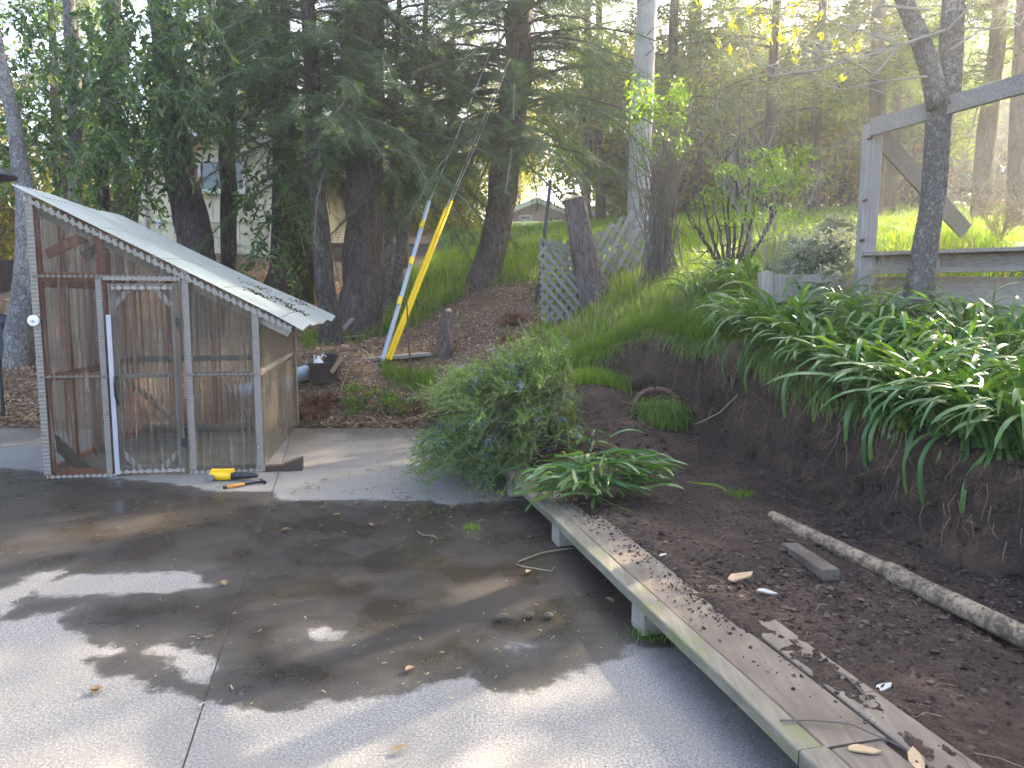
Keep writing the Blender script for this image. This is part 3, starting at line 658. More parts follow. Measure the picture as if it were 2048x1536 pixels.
# door
du0, du1, dz0, dz1 = uM + .015, uD - .015, .035, 1.745
def leafpart(n_, mb, mat, **k): return obj(n_, mb, mat, door, **k)
mb = MB(); sheet_obj = None
door = sheet(du0, du1, dz0, dz1, v=-.030, name="door")
for p0, p1, w_, mt in ((gh(du0 + .03, -.008, dz0), gh(du0 + .03, -.008, dz1), .06, 'oldwood'), (gh(du1 - .03, -.008, dz0), gh(du1 - .03, -.008, dz1), .06, 'oldwood'), (gh(du0 + .06, -.008, dz1 - .03), gh(du1 - .06, -.008, dz1 - .03), .06, 'oldwood'),
                   (gh(du0 + .06, -.008, dz0 + .03), gh(du1 - .06, -.008, dz0 + .03), .06, 'oldwood'), (gh(du0 + .06, -.008, .92), gh(du1 - .06, -.008, .92), .035, 'oldwood')):
    tim(p0, p1, w_, .03, mt, 'door_frame', par=door)
for a, b in (((du0 + .05, 1.55), (du0 + .2, 1.72)), ((du1 - .05, 1.55), (du1 - .2, 1.72)), ((du0 + .05, .22), (du0 + .2, .05)), ((du1 - .05, .22), (du1 - .2, .05))):
    tim(gh(a[0], -.024, a[1]), gh(b[0], -.024, b[1]), .05, .014, 'oldwood', 'corner_brace', par=door)
mb = MB(); mb.beam(gh(du0 + .0, -.045, dz0 - .01), gh(du0 - .0, -.045, 1.47), .04, .012, Vd); obj("edge_strip", mb, M['metalstrip'], door)
mb = MB(); mb.tube([gh(du0 + .03, -.05, .92), gh(du0 + .035, -.09, .86), gh(du0 + .035, -.09, .76), gh(du0 + .04, -.05, .66)], [.014, .011, .011, .008], 7); obj("handle", mb, M['blacksteel'], door)
wavy(gh(du0 + .02, 0, dz0 + .015) - Vd * .02, gh(du1, 0, dz0 + .015) - Vd * .02, .04, .02, "closure_strip", M['foam'], 9, door); wavy(gh(du0 + .04, 0, dz1 - .035) - Vd * .02, gh(du1 - .03, 0, dz1 - .035) - Vd * .02, .04, .02, "closure_strip", M['foam'], 8, door)
for z in (.3, 1.4):
    mb = MB(); mb.beam(gh(du1, -.04, z - .04), gh(du1, -.04, z + .04), .035, .01, Vd); obj("hinge", mb, M['blacksteel'], door)
mb = MB(); mb.lathe([(0, .03), (.012, .03), (.014, .016), (.045, .014), (.050, .006), (.048, 0), (0, 0)], gh(.015, -.035, 1.42), 24, -Vd); hub = obj("hub_disc", mb, M['white'], gr)
mb = MB(); mb.lathe([(0, .012), (.011, .010), (.012, 0)], gh(.015, -.065, 1.42), 12, -Vd); obj("hub_bolt", mb, M['galv'], hub)
# ------------------------------------------------------------------ foliage templates
LEAF_V = [(0, 0, 0), (.35, .17, .05), (.35, -.17, .05), (.72, .13, .02), (.72, -.13, .02), (1, 0, -.06), (.36, 0, 0), (.72, 0, -.03)]
LEAF_F = [(0, 6, 1), (0, 2, 6), (6, 7, 3), (6, 3, 1), (6, 4, 7), (6, 2, 4), (7, 5, 3), (7, 4, 5)]
LEAF2_V = [(0, 0, 0), (.45, .2, .04), (.45, -.2, .04), (1, 0, -.05)]
LEAF2_F = [(0, 2, 1), (1, 2, 3)]
def frond(k, w=.30, th=.035, curl=.05):   # flat spray of k needle pairs
    V = []; F = []
    for i in range(k):
        a = i / k; s_ = w * (1 - a * .55)
        for sg in (1, -1):
            n = len(V); V += [(a, 0, 0), (a + th * 1.6, sg * .02, 0), (a + s_ * .85, sg * s_, -curl * (1 + a) + .02 * ((i * 7) % 3 - 1))]; F.append((n, n + 1, n + 2) if sg > 0 else (n, n + 2, n + 1))
    return V, F
FR8 = frond(8); FR5 = frond(5, .34, .06); FR3 = frond(3, .42, .12)

def conifer_parts(h0, h1, rmax, nb, seed, droop=.55, step=.11, twig=.34, tmpl=FR8, rtop=.25, gaps=.15, spread=1.0, hang=.5, axis_fn=None, azr=None):
    """returns needle verts/faces and branch MB; the trunk stands on the z axis unless axis_fn(z) bends it"""
    r_ = np.random.default_rng(seed); Pp = []; D = []; S = []; L = []; wood = MB()
    for b in range(nb):
        f = (b + r_.random()) / nb; z = h0 + (h1 - h0) * f
        Lb_ = rmax * (1 - f * (1 - rtop)) * (.55 + .55 * r_.random())
        az = r_.random() * 2 * math.pi if azr is None else azr[0] + (azr[1] - azr[0]) * r_.random()
        out = np.array([math.cos(az), math.sin(az), 0]); sd_ = np.array([-out[1], out[0], 0])
        rise = .15 + .25 * f + r_.normal(0, .08); dr = droop * (1 - .5 * f) * (.7 + .6 * r_.random()); bend = r_.normal(0, .15)
        c0 = np.array([0, 0, z]) if axis_fn is None else axis_fn(z)
        def pt(t): return c0 + out * (Lb_ * t) + sd_ * (Lb_ * bend * t * t) + np.array([0, 0, Lb_ * (rise * t - dr * t * t)])
        tt = np.linspace(0, 1, 6); wood.tube([pt(t) for t in tt], [.012 * Lb_ * (1 - .85 * t) + .003 for t in tt], 4, False)
        t = .12 + .1 * r_.random()
        while t < 1:
            p = pt(t); d = pt(min(1, t + .05)) - pt(t - .05); d /= np.linalg.norm(d)
            if r_.random() > gaps:
                for sg in (1, -1):
                    l_ = twig * (.5 + .8 * r_.random()) * (1.15 - .55 * t) * spread
                    dd = d * (.75 + .3 * r_.random()) + sd_ * sg * (.9 * r_.random() + .25) + np.array([0, 0, -hang * r_.random() + .12])
                    Pp.append(p); D.append(dd); S.append(np.cross(dd, (0, 0, 1)) + r_.normal(0, .35, 3)); L.append(l_)
                    if r_.random() < .75:   # hanging side spray
                        q = p + dd / np.linalg.norm(dd) * l_ * .5
                        Pp.append(q); D.append(dd * .5 + np.array([r_.normal(0, .3), r_.normal(0, .3), -hang * 1.6 * r_.random()])); S.append(r_.normal(0, 1, 3)); L.append(l_ * (.6 + .5 * r_.random()))
            t += step / Lb_ * (.7 + .6 * r_.random())
    Vn, Fn = scatter(Pp, D, S, L, *tmpl)
    a = np.repeat(np.clip(r_.normal(.42, .24, len(Pp)), 0, 1), len(tmpl[0]))
    return Vn, Fn, a, wood

def leafball(center, rad, n, size, tmpl=(LEAF2_V, LEAF2_F), seed=1, hang=.4, shell=.5, clumps=0):
    r_ = np.random.default_rng(seed); center = np.asarray(center, float); rad = np.broadcast_to(rad, (3,))
    if clumps:
        cc = r_.normal(size=(clumps, 3)); cc = cc / np.linalg.norm(cc, axis=1)[:, None] * (r_.random(clumps)[:, None] ** .5); k = r_.integers(0, clumps, n)
        q = cc[k] + r_.normal(0, .16, (n, 3))
    else:
        q = r_.normal(size=(n, 3)); q = q / np.linalg.norm(q, axis=1)[:, None] * (shell + (1 - shell) * r_.random(n)[:, None])
    p = center + q * rad
    D = r_.normal(size=(n, 3)) + np.array([0, 0, -hang]); S = r_.normal(size=(n, 3)); L = size * (.6 + .8 * r_.random(n))
    Vn, Fn = scatter(p, D, S, L, *tmpl); return Vn, Fn, np.repeat(r_.random(n), len(tmpl[0]))

# ------------------------------------------------------------------ named trees in and behind the yard
def resample(pts, n):
    pts = np.asarray(pts, float); d = np.concatenate([[0], np.cumsum(np.linalg.norm(np.diff(pts, axis=0), axis=1))]); t = np.linspace(0, d[-1], n)
    return np.stack([np.interp(t, d, pts[:, i]) for i in range(3)], 1)
def trunk_from(pxs, Yv, up=7.0, base_sink=.15, rings=70):   # pxs: (px, py, width px) from base up; continued above the frame
    pts = []; rad = []
    for k, (px, py, w_) in enumerate(pxs):
        y = Yv if np.isscalar(Yv) else Yv[k]; p = P(px, py, y); pts.append(p); rad.append(w_ / 2 / FP * y)
    g_ = gz(pts[0][0], pts[0][1])[0]
    if pts[0][2] > g_: d = (pts[0] - pts[1]); d /= abs(d[2]); pts.insert(0, pts[0] + d * (pts[0][2] - g_)); rad.insert(0, rad[0] * 1.05)
    pts.insert(0, pts[0] - np.array([0, 0, base_sink])); rad.insert(0, rad[0] * 1.15)
    if up > 0:
        d = pts[-1] - pts[-2]; d /= np.linalg.norm(d); pts.append(pts[-1] + d * up); rad.append(rad[-1] * .45)
    pts = np.array(pts); rp = resample(pts, rings); dd = np.concatenate([[0], np.cumsum(np.linalg.norm(np.diff(pts, axis=0), axis=1))])
    rr = np.interp(np.linspace(0, dd[-1], rings), dd, rad)
    return rp, rr
def tree(label, pxs, Yv, bark, name="tree", cat="tree", group=None, up=7.0, n=14, furrow=.16, rings=70):
    rp, rr = trunk_from(pxs, Yv, up, rings=rings); base = rp[0] + np.array([0, 0, .15])
    t = thing(name, base, label, cat, group); mb = MB(); s_ = rng.random() * 50
    w0 = 1 + .35 * np.exp(-np.arange(len(rr)) * (np.linalg.norm(rp[1] - rp[0])) / .35); 
    wob = np.array([[noise.noise(Vector((q[2] * 1.3, s_, 0))), noise.noise(Vector((q[2] * 1.3, s_, 9))), 0] for q in rp]) * rr[:, None] * .35
    mb.tube(rp + wob, rr * w0, n, True, rough=.12, furrow=furrow, seed=s_)
    obj("trunk", mb, M[bark], t, smooth=True)
    ax = lambda z: np.array([np.interp(z, rp[:, 2], rp[:, 0]), np.interp(z, rp[:, 2], rp[:, 1]), z])
    return t, ax, rp, rr
def add_crown(t, ax, mat='needle', wood='twig', name="crown", **k):
    Vn, Fn, a, wd = conifer_parts(axis_fn=ax, **k)
    obj(name, build_mesh(name, Vn, [Fn], {"v": a}), M[mat], t, kind="stuff")
    obj("branches", wd, M[wood], t, kind="stuff")

t, ax, *_ = tree("big straight fir with a broad grey-brown trunk left of the yellow cable guards", [(722,668,84),(722,560,76),(727,400,68),(735,200,62),(742,0,52)], 13.5, 'bark_fir', "fir_tree", n=30, furrow=.2, rings=120)
add_crown(t, ax, h0=3.9, h1=10.5, rmax=3.0, nb=210, seed=1, droop=.62, twig=.42, hang=.75)
t, ax, *_ = tree("dark fir with leaning trunk standing on top of the wood chip mound", [(965,576,52),(990,460,56),(1010,330,56),(1030,180,56),(1042,0,50)], 14.9, 'bark_fir', "fir_tree", n=22, furrow=.16, rings=110)
add_crown(t, ax, h0=4.3, h1=11.5, rmax=3.6, nb=240, seed=2, droop=.60, twig=.42, hang=.7)
t, ax, *_ = tree("slim rough trunk just behind the low corner of the greenhouse roof", [(658,690,44),(655,600,38),(640,480,36),(632,350,34),(628,230,30),(618,60,26)], 12.3, 'bark_dark', "fir_tree", n=20, furrow=.18, rings=90)
add_crown(t, ax, h0=4.0, h1=9.5, rmax=2.3, nb=130, seed=3, droop=.6, twig=.40, hang=.7)
t, ax, *_ = tree("narrow straight trunk in front of the cream house window", [(457,540,30),(456,400,30),(455,250,28),(455,40,26)], 14.0, 'bark_dark', "fir_tree", n=14, rings=90)
add_crown(t, ax, h0=4.6, h1=9.5, rmax=2.0, nb=70, seed=4, droop=.6, twig=.38, hang=.8)
Vn, Fn, a, wd = conifer_parts(h0=1.9, h1=3.0, rmax=.8, nb=9, seed=44, step=.13, twig=.2, axis_fn=ax, rtop=.8)
obj("low_sprays", build_mesh("low_sprays", Vn, [Fn], {"v": a}), M['needle'], t, kind="stuff")
t, ax, *_ = tree("mossy old forked trunk, darkest and thickest behind the roof of the greenhouse", [(604,615,70),(600,500,78),(603,400,92),(598,375,74)], 15.5, 'bark_moss', "oak_tree", up=0, n=22, furrow=.22, rings=60)
for pxs, r0 in (([(585,380,44),(580,300,36),(572,200,30),(566,40,24)], 0), ([(622,380,46),(640,330,40),(668,290,34),(690,180,26),(700,20,20)], 1)):
    rp, rr = trunk_from(pxs, 15.5, 4, 0.3, 40); mb = MB(); mb.tube(rp[2:], rr[2:], 12, True, rough=.2, furrow=.2, seed=r0); obj("limb", mb, M['bark_moss'], t, smooth=True)
mb = MB(); q = P(662, 300, 15.3); mb.lathe([(0, .30), (.16, .26), (.25, .12), (.24, -.1), (.12, -.26), (0, -.3)], q, 12, (.2, -.3, 1)); obj("burl", mb, M['bark_moss'], t, smooth=True)
t, ax, rp, rr = tree("leaning dark trunk with a broken side branch in front of the cream house", [(398,540,64),(388,450,64),(370,380,60),(350,300,52),(335,180,44),(318,0,38)], 13.0, 'bark_dark', "madrone_tree", n=22, furrow=.2, rings=90)
mb = MB(); mb.tube(resample([P(352,380,13), P(330,378,12.9), P(315,388,12.8)], 8), [.07,.055,.05,.045,.035,.03,.02,.012], 7); obj("broken_branch", mb, M['bark_dark'], t)
madrone = t
for lab, pxs, yv, bk, r in (
  ("pale leaning trunk at the far left edge with a dark foot beside the black tarp", [(38,765,56),(52,600,50),(60,480,42),(55,400,36),(35,290,28),(8,160,24)], 11.2, 'bark_pale', 16),
  ("slim pale trunk rising behind the ridge of the greenhouse", [(158,560,26),(156,380,24),(150,250,23),(140,50,22)], 12.6, 'bark_pale', 12),
  ("thin dark trunk high between the pale trunk and the leaning dark one", [(240,520,22),(238,300,20),(234,150,18),(232,0,16)], 14.5, 'bark_dark', 10),
  ("thin lichened sapling trunk, nearest to the right flank of the big fir", [(773,612,18),(776,480,17),(785,330,14),(790,200,11)], 15.0, 'bark_pale', 10),
  ("thin pale trunk slanting up behind the grey cable guard", [(788,618,22),(800,520,20),(822,400,19),(836,300,15),(842,200,12)], 15.2, 'bark_pale', 10),
  ("dark crooked trunk with a low fork near the pale concrete wall", [(808,560,22),(806,490,24),(800,430,20),(815,380,14),(840,340,9)], 18.0, 'bark_dark', 10),
  ("ivy-covered slim trunk beside the mossy forked trunk", [(563,560,20),(560,420,20),(556,250,20),(550,60,18)], 14.2, 'bark_dark', 10)):
    t, ax, *_ = tree(lab, pxs, yv, bk, n=r, up=5, rings=60)
    if yv < 14.6 and pxs[0][0] in (158, 240):
        pass
# leaves of the broadleaf trees: hanging sprigs at the top left
def sprigs(par, specs, seed, mat='leaf', nsingle=0, size=.14, singles_name="leaf"):
    r_ = np.random.default_rng(seed); Pp = []; D = []; S = []; L = []; wd = MB()
    for (px, py, Yv, n, sx, sz) in specs:
        c = P(px, py, Yv)
        for k in range(n):
            a = c + np.array([r_.normal(0, sx), r_.normal(0, .7), r_.normal(0, sz)]); out = np.array([r_.normal(0, 1), r_.normal(0, 1) - .3, .2]); ln = .45 + .6 * r_.random()
            out /= np.linalg.norm(out); cur = []
            for i in range(9):
                t_ = i / 8; cur.append(a + out * ln * .6 * t_ + np.array([0, 0, -ln * .8 * t_ * t_]))
            cur = np.array(cur); wd.tube(cur, np.linspace(.006, .002, 9), 3, False)
            for i in range(1, 9):
                for j in range(3):
                    d = cur[i] - cur[i-1]; d /= np.linalg.norm(d)
                    dd = d * .6 + r_.normal(0, .62, 3) + np.array([0, 0, -.3]); Pp.append(cur[i]); D.append(dd); S.append(r_.normal(0, 1, 3)); L.append(size * (.55 + .7 * r_.random()))
    Pp, D, S, L = map(np.array, (Pp, D, S, L)); n = len(Pp); order = np.argsort(Pp[:, 1]); sing = order[:nsingle]; rest = order[nsingle:]
    Vn, Fn = scatter(Pp[rest], D[rest], S[rest], L[rest], LEAF_V, LEAF_F)
    obj("foliage", build_mesh("foliage", Vn, [Fn], {"v": np.repeat(r_.random(len(rest)), len(LEAF_V))}, True), M[mat], par, kind="stuff")
    obj("branches", wd, M['twig_pale'], par, kind="stuff")
    if nsingle:
        lm = build_mesh("leaf", LEAF_V, [LEAF_F], {"v": np.full(8, .5)}, True); lm.materials.append(M['leaf_o'])
        for i in sing: obj(singles_name, lm, None, par, world=frame(Pp[i], D[i], S[i], L[i]))
sprigs(madrone, [(330,40,12.4,60,.75,.5),(350,130,12.2,56,.7,.4),(360,215,12.0,30,.45,.2),(290,190,12.0,34,.45,.3),(440,30,12.6,38,.6,.4),(240,290,11.8,18,.3,.2),(330,285,11.9,8,.15,.1)], 21, nsingle=280, size=.15)
t, ax, rp, rr = tree("half hidden laurel with dense dark leaves hanging over the greenhouse ridge", [(205,560,26),(205,380,24),(215,200,20),(225,20,16)], 13.2, 'bark_dark', "laurel_tree", n=10, up=4, rings=40)
sprigs(t, [(60,60,12.6,60,.6,.6),(60,230,12.6,34,.5,.35),(170,120,12.6,60,.6,.6),(200,260,12.6,48,.5,.45),(250,370,12.8,30,.35,.25),(130,320,12.9,22,.35,.3),(20,350,13.2,10,.3,.2),(280,90,13.0,40,.5,.6)], 22, nsingle=0, size=.13)
t, ax, rp, rr = tree("climbing broadleaf sapling draped over the slim trunks right of the cream house", [(545,600,14),(548,480,13),(552,300,12),(550,80,10)], 13.4, 'bark_dark', "sapling", "tree", n=8, up=2, rings=30)
sprigs(t, [(545,120,13.2,22,.4,.5),(530,270,13.2,16,.3,.3),(520,400,13.0,16,.28,.3),(555,480,12.9,20,.2,.3),(570,400,13.0,12,.2,.25),(500,60,13.2,20,.4,.4)], 23, nsingle=0, size=.13)

# sun gaps the photograph shows: no crown may stand in these lines towards the sun
SH = np.array([G0(850, 1310), G0(800, 1250), G0(250, 1110), G0(60, 1080), G0(590, 870), at(1500, 470, 16), at(1450, 600, 8.6), at(1900, 470, 10), at(1960, 440, 14), at(1030, 440, 30), at(745, 820, 9.8), at(1000, 600, 13), at(1440, 430, 22), at(1760, 430, 22)])
SR = [1.5, 1.3, 1.1, .9, 1.0] + [2.0] * 9
SV = np.array([math.sin(SUN_AZ) * math.cos(SUN_EL), math.cos(SUN_AZ) * math.cos(SUN_EL), math.sin(SUN_EL)])
def in_gap(x, y, hgt, r=2.0):
    g = float(gz(x, y)[0])
    for s0, r in zip(SH, SR):
        hv = SV[:2] / np.linalg.norm(SV[:2]); d = np.array([x, y]) - s0[:2]; t = d @ hv
        if t < 0: continue
        z = s0[2] + t * math.tan(SUN_EL) - g
        if .2 * hgt < z < hgt * 1.02 and abs(d[0] * hv[1] - d[1] * hv[0]) < r * (1.15 - z / hgt) + .35: return True
    return False
# ------------------------------------------------------------------ forest behind: shared crown shapes, one object per tree
protos = []
for k, (h, r, nb, mt) in enumerate(((13, 2.7, 78, 'needle_far'), (15, 3.1, 84, 'needle_far'), (12, 2.5, 74, 'needle_far'), (16, 3.3, 84, 'needle_far'))):
    Vn, Fn, a, wd = conifer_parts(h0=.24 * h, h1=h, rmax=r, nb=nb, seed=60 + k, droop=.5, step=.22, twig=.75, tmpl=FR5, rtop=.12, gaps=.3, hang=.7)
    me = build_mesh("crown", Vn, [Fn], {"v": a}); me.materials.append(M[mt]); wm_ = wd.mesh("branches"); wm_.materials.append(M['bark_far'])
    mb = MB(); zz = np.linspace(-.5, h, 26); mb.tube([(0.02 * math.sin(z * 1.1), .02 * math.cos(z), z) for z in zz], [.19 * (1 - z / h * .9) + .01 for z in zz], 12, True, rough=.15, furrow=.15, seed=k)
    tm = mb.mesh("trunk", True); tm.materials.append(M['bark_far']); protos.append((me, wm_, tm, h))
bl = []
for k in range(2):
    Vn, Fn, a = leafball((0, 0, 5.0), (2.6, 2.6, 3.2), 9000, .20, seed=70 + k, clumps=60)
    me = build_mesh("crown", Vn, [Fn], {"v": a}); me.materials.append(M['leaf_far']); mb = MB(); mb.tube(resample([(0, 0, -.5), (.1, .1, 2), (-.2, 0, 4.5), (.1, .1, 7)], 16), np.linspace(.16, .03, 16), 8)
    r_ = np.random.default_rng(k)
    for j in range(9): a_ = r_.random() * 6.28; z = 2 + 3 * r_.random(); mb.tube([(0, 0, z), (math.cos(a_) * .9, math.sin(a_) * .9, z + .9), (math.cos(a_) * 2, math.sin(a_) * 2, z + 1.8)], [.06, .04, .015], 5, False)
    tm = mb.mesh("trunk", True); tm.materials.append(M['bark_far']); bl.append((me, None, tm, 7))
def place(pr, x, y, s, rz, label, cat, group, name, kink=0.0, wid=1.0):
    z = float(gz(x, y)[0]); t = thing(name, (x, y, z - .1), label, cat, group)
    W_ = Matrix.Translation((x, y, z - .1)) @ Matrix.Rotation(kink, 4, 'Y') @ Matrix.Rotation(rz, 4, 'Z') @ Matrix.Diagonal((s * wid, s * wid, s, 1))
    for me, nm in zip(pr[:3], ("crown", "branches", "trunk")):
        if me is not None: obj(nm, me, None, t, world=W_)
    return t
# trunks one can tell apart in the photo, by pixel column of the foot
seen = [(1745,452,19,1.15,"straight fir trunk seen through the open grey timber frame"), (1778,450,22,.9,"slimmer fir trunk in the gap of the timber frame, right of a thicker one"),
 (1960,440,17,1.1,"tall fir trunk in hazy light right of the lichened tree"), (2035,440,15,1.2,"fir trunk cut by the right edge of the photo under the slanting beam"),
 (1625,440,24,1.0,"dark fir trunk on the meadow left of the timber frame post"), (1530,430,25,1.1,"dark fir behind the leafy green shrub"),
 (1395,415,28,1.1,"fir standing far back between the utility pole and the thin shrub"), (1690,420,30,1.2,"distant fir nearest left of the frame post"),
 (1855,430,24,1.1,"fir hidden behind the lichened tree"), (1200,430,30,1.1,"tall dark fir between the leaning fir and the utility pole"),
 (1340,420,21,1.0,"dark fir close behind the utility pole"), (900,440,33,1.0,"fir far behind the cable guards"), (520,470,26,1.1,"fir rising behind the roof of the cream house")]
for k, (px, py, yv, s, lab) in enumerate(seen):
    q = P(px, py, yv); place(protos[k % 4], q[0], q[1], s, k * 1.3, lab, "tree", None, "fir_tree", .02 * (k % 3 - 1), 1.0)
r_ = np.random.default_rng(5)
ring = []
for k in range(200):
    az = R(-42 + 86 * r_.random()); d = 27 + 42 * r_.random() ** 1.2; x = d * math.sin(az); y = d * math.cos(az)
    if abs(x + 9) < 6 and 14 < y < 26 or (x > 8 and r_.random() < .3) or in_gap(x, y, 16): continue
    if all(math.hypot(x - a, y - b) > 3.2 for a, b in ring): ring.append((x, y))
for k, (x, y) in enumerate(ring[:46]):
    place(protos[k % 4] if k % 3 else bl[k % 2], x, y, .85 + .5 * r_.random(), r_.random() * 6, "one of the crowded trees of the wood closing the view behind the yard", "tree", "trees of the wood behind the yard", "forest_tree", 0)
# understorey bushes at the feet of the wood
ub = []
for k in range(3):
    Vn, Fn, a = leafball((0, 0, 1.6), (2.4, 1.8, 1.9), 6500, .17, seed=170 + k, clumps=70); me = build_mesh("foliage", Vn, [Fn], {"v": a}); me.materials.append(M['leaf_far'] if k else M['leaf']); mb = MB(); r_ = np.random.default_rng(k)
    for j in range(16): a_ = r_.random() * 6.28; mb.tube([(0, 0, -.3), (math.cos(a_) * .5, math.sin(a_) * .5, .9), (math.cos(a_) * 1.4, math.sin(a_) * 1.2, 2.2)], [.04, .03, .01], 4, False)
    tm = mb.mesh("stems"); tm.materials.append(M['twig']); ub.append((me, tm))
r_ = np.random.default_rng(8); nb_ = 0
for k in range(80):
    az = R(-40 + 82 * r_.random()); d = 24 + 26 * r_.random(); x = d * math.sin(az); y = d * math.cos(az)
    if abs(x + 9) < 6.5 and 15 < y < 27 or (y < 50 and -.04 < x / y < .17) or (x / y > .2 and d < 31): continue
    z = float(gz(x, y)[0]); t = thing("bush", (x, y, z), "one of the yellow-green bushes filling the gaps low between the far trunks", "bush", "bushes between the far trunks"); s = (.7 + .8 * r_.random()) * (1.6 if x > 4 else 1); W_ = Matrix.Translation((x, y, z)) @ Matrix.Rotation(k * 1.7, 4, 'Z') @ Matrix.Scale(s, 4); u_ = ub[k % 3]
    obj("foliage", u_[0], None, t, world=W_, kind="stuff"); obj("stems", u_[1], None, t, world=W_)
# trees that stand right of the frame between the yard and the low sun
side = [q for q in [(9.5,7,.95),(10.5,9.0,.95),(12.5,11.5,1.1),(15.5,15,1.1),(18.5,14.5,1.1),(20,22,1.2),(13.5,6.5,1.0),(18,9.5,1.1),(25,19,1.2),(12,15,1),(16,19,1.1),(22,16,1.1),(14,9,1),(20,12,1),(17,22.5,1),(11,5,1),(8.6,6,.9),(9.4,10.6,1),(11.5,13.3,1.05),(13.2,15.8,1.1),(8.2,8.2,.9),(14.5,11,1.1)] if not in_gap(q[0], q[1], 14 * q[2])]; print('side trees', len(side), 'ring', len(ring))
for k, (x, y, s) in enumerate(side): place(protos[(k + 1) % 4], x, y, s, k * 2.1, "one of the firs on the sunny side to the right of the yard", "tree", "firs on the sunny side", "fir_tree")
lf = [(-14,16,.9),(-17,12,1),(-13,22,1),(-16,19,1.1),(-11.5,27,1),(-20,25,1.1),(-15.5,9.5,.9)]
for k, (x, y, s) in enumerate(lf): place(bl[k % 2] if k % 2 else protos[k % 4], x, y, s, k * 2.7, "one of the yellow-green trees beyond the left edge of the greenhouse", "tree", "trees left of the house", "tree")
# ------------------------------------------------------------------ utility pole, guy wires, lattice, frame, bed
t = thing("utility_pole", at(1277, 425, 16.5), "pale grey wooden utility pole rising behind the lath trellis", "utility pole")
b_ = P(1277, 432, 16.5); c_ = P(1287, 150, 16.5); e_ = P(1294, 0, 16.5); up_ = e_ + (e_ - c_) * 3.2; b_[2] = gz(b_[0], b_[1])[0] - .4
mb = MB(); pp = resample([b_, P(1279, 380, 16.5), c_, e_, up_], 60); mb.tube(pp, np.linspace(.265, .155, 60), 22, True, rough=.03, furrow=.05, seed=2); obj("pole", mb, M['pole'], t, smooth=True)
for q in ((1294, 70), (1272, 205), (1291, 112)):
    mb = MB(); p = P(q[0], q[1], 16.2); mb.tube([p, p + (.05, -.12, .03), p + (.16, -.2, .10)], [.012, .01, .008], 5); obj("step_bolt", mb, M['rust'], t)
poletop = pp[-8]
def guard(pb, pt_, wire_to, r, mat, lab, band=None, wires=1):
    t = thing("guy_wire", pb, lab, "guy wire"); pb = np.asarray(pb); pt_ = np.asarray(pt_); d = (pt_ - pb); L = np.linalg.norm(d); d /= L
    mb = MB(); s_ = np.cross(d, (0, 1, 0)); s_ /= np.linalg.norm(s_); f = np.cross(s_, d)
    n = 40; prof = [(-1, .5), (-.55, -.3), (0, -.65), (.55, -.3), (1, .5), (.7, .45), (0, -.35), (-.7, .45)]; Vs = []
    for i in range(n + 1):
        sag = math.sin(i / n * math.pi) * .02; rr = r * (1 + .12 * (i % 2) * (1 if mat is M['yellow'] else 0))
        for a, b in prof: Vs.append(pb + d * L * i / n + s_ * a * rr + f * (b * r + sag))
    q = [[i*8+j, i*8+(j+1) % 8, (i+1)*8+(j+1) % 8, (i+1)*8+j] for i in range(n) for j in range(8)]
    mb.add(Vs, q=q); obj("cable_guard", mb, mat, t)
    if band:
        for z in band: mb = MB(); mb.tube([pb + d * L * z, pb + d * (L * z + .13)], r * 1.08, 10); obj("yellow_band", mb, M['yellow'], t)
    mb = MB(); mb.tube([pb - d * .55, pb - d * .3, pb], [.012, .012, .012], 6); obj("anchor_rod", mb, M['blacksteel'], t)
    mb = MB(); mb.beam(pb - d * .12, pb + d * .02, .035, .05); obj("clamp", mb, M['blacksteel'], t)
    for k in range(wires):
        mb = MB(); o = s_ * .02 * (k * 2 - wires + 1) * 2; w0 = pt_ - d * .1 + o; w1 = np.asarray(wire_to) + o * 3
        mb.tube(resample([w0, w1], 24) - np.array([[0, 0, .12 * math.sin(i / 23 * math.pi)] for i in range(24)]), .007, 5, False); obj("wire", mb, M['galv'], t)
guard(P(764, 722, 10.9), P(858, 402, 12.3), P(1062, -120, 16.0), .033, M['greyplastic'], "guy wire in a grey plastic guard with yellow bands, left of the two yellow guards", (.33, .58, .82))
guard(P(772, 720, 10.95), P(892, 415, 12.5), P(1080, -60, 16.2), .026, M['yellow'], "guy wire in the shorter yellow guard, between the grey guard and the taller yellow one")
guard(P(778, 722, 11.0), P(903, 401, 12.5), P(1088, -60, 16.2), .028, M['yellow'], "guy wire in the taller yellow plastic guard, rightmost of the three cable guards")

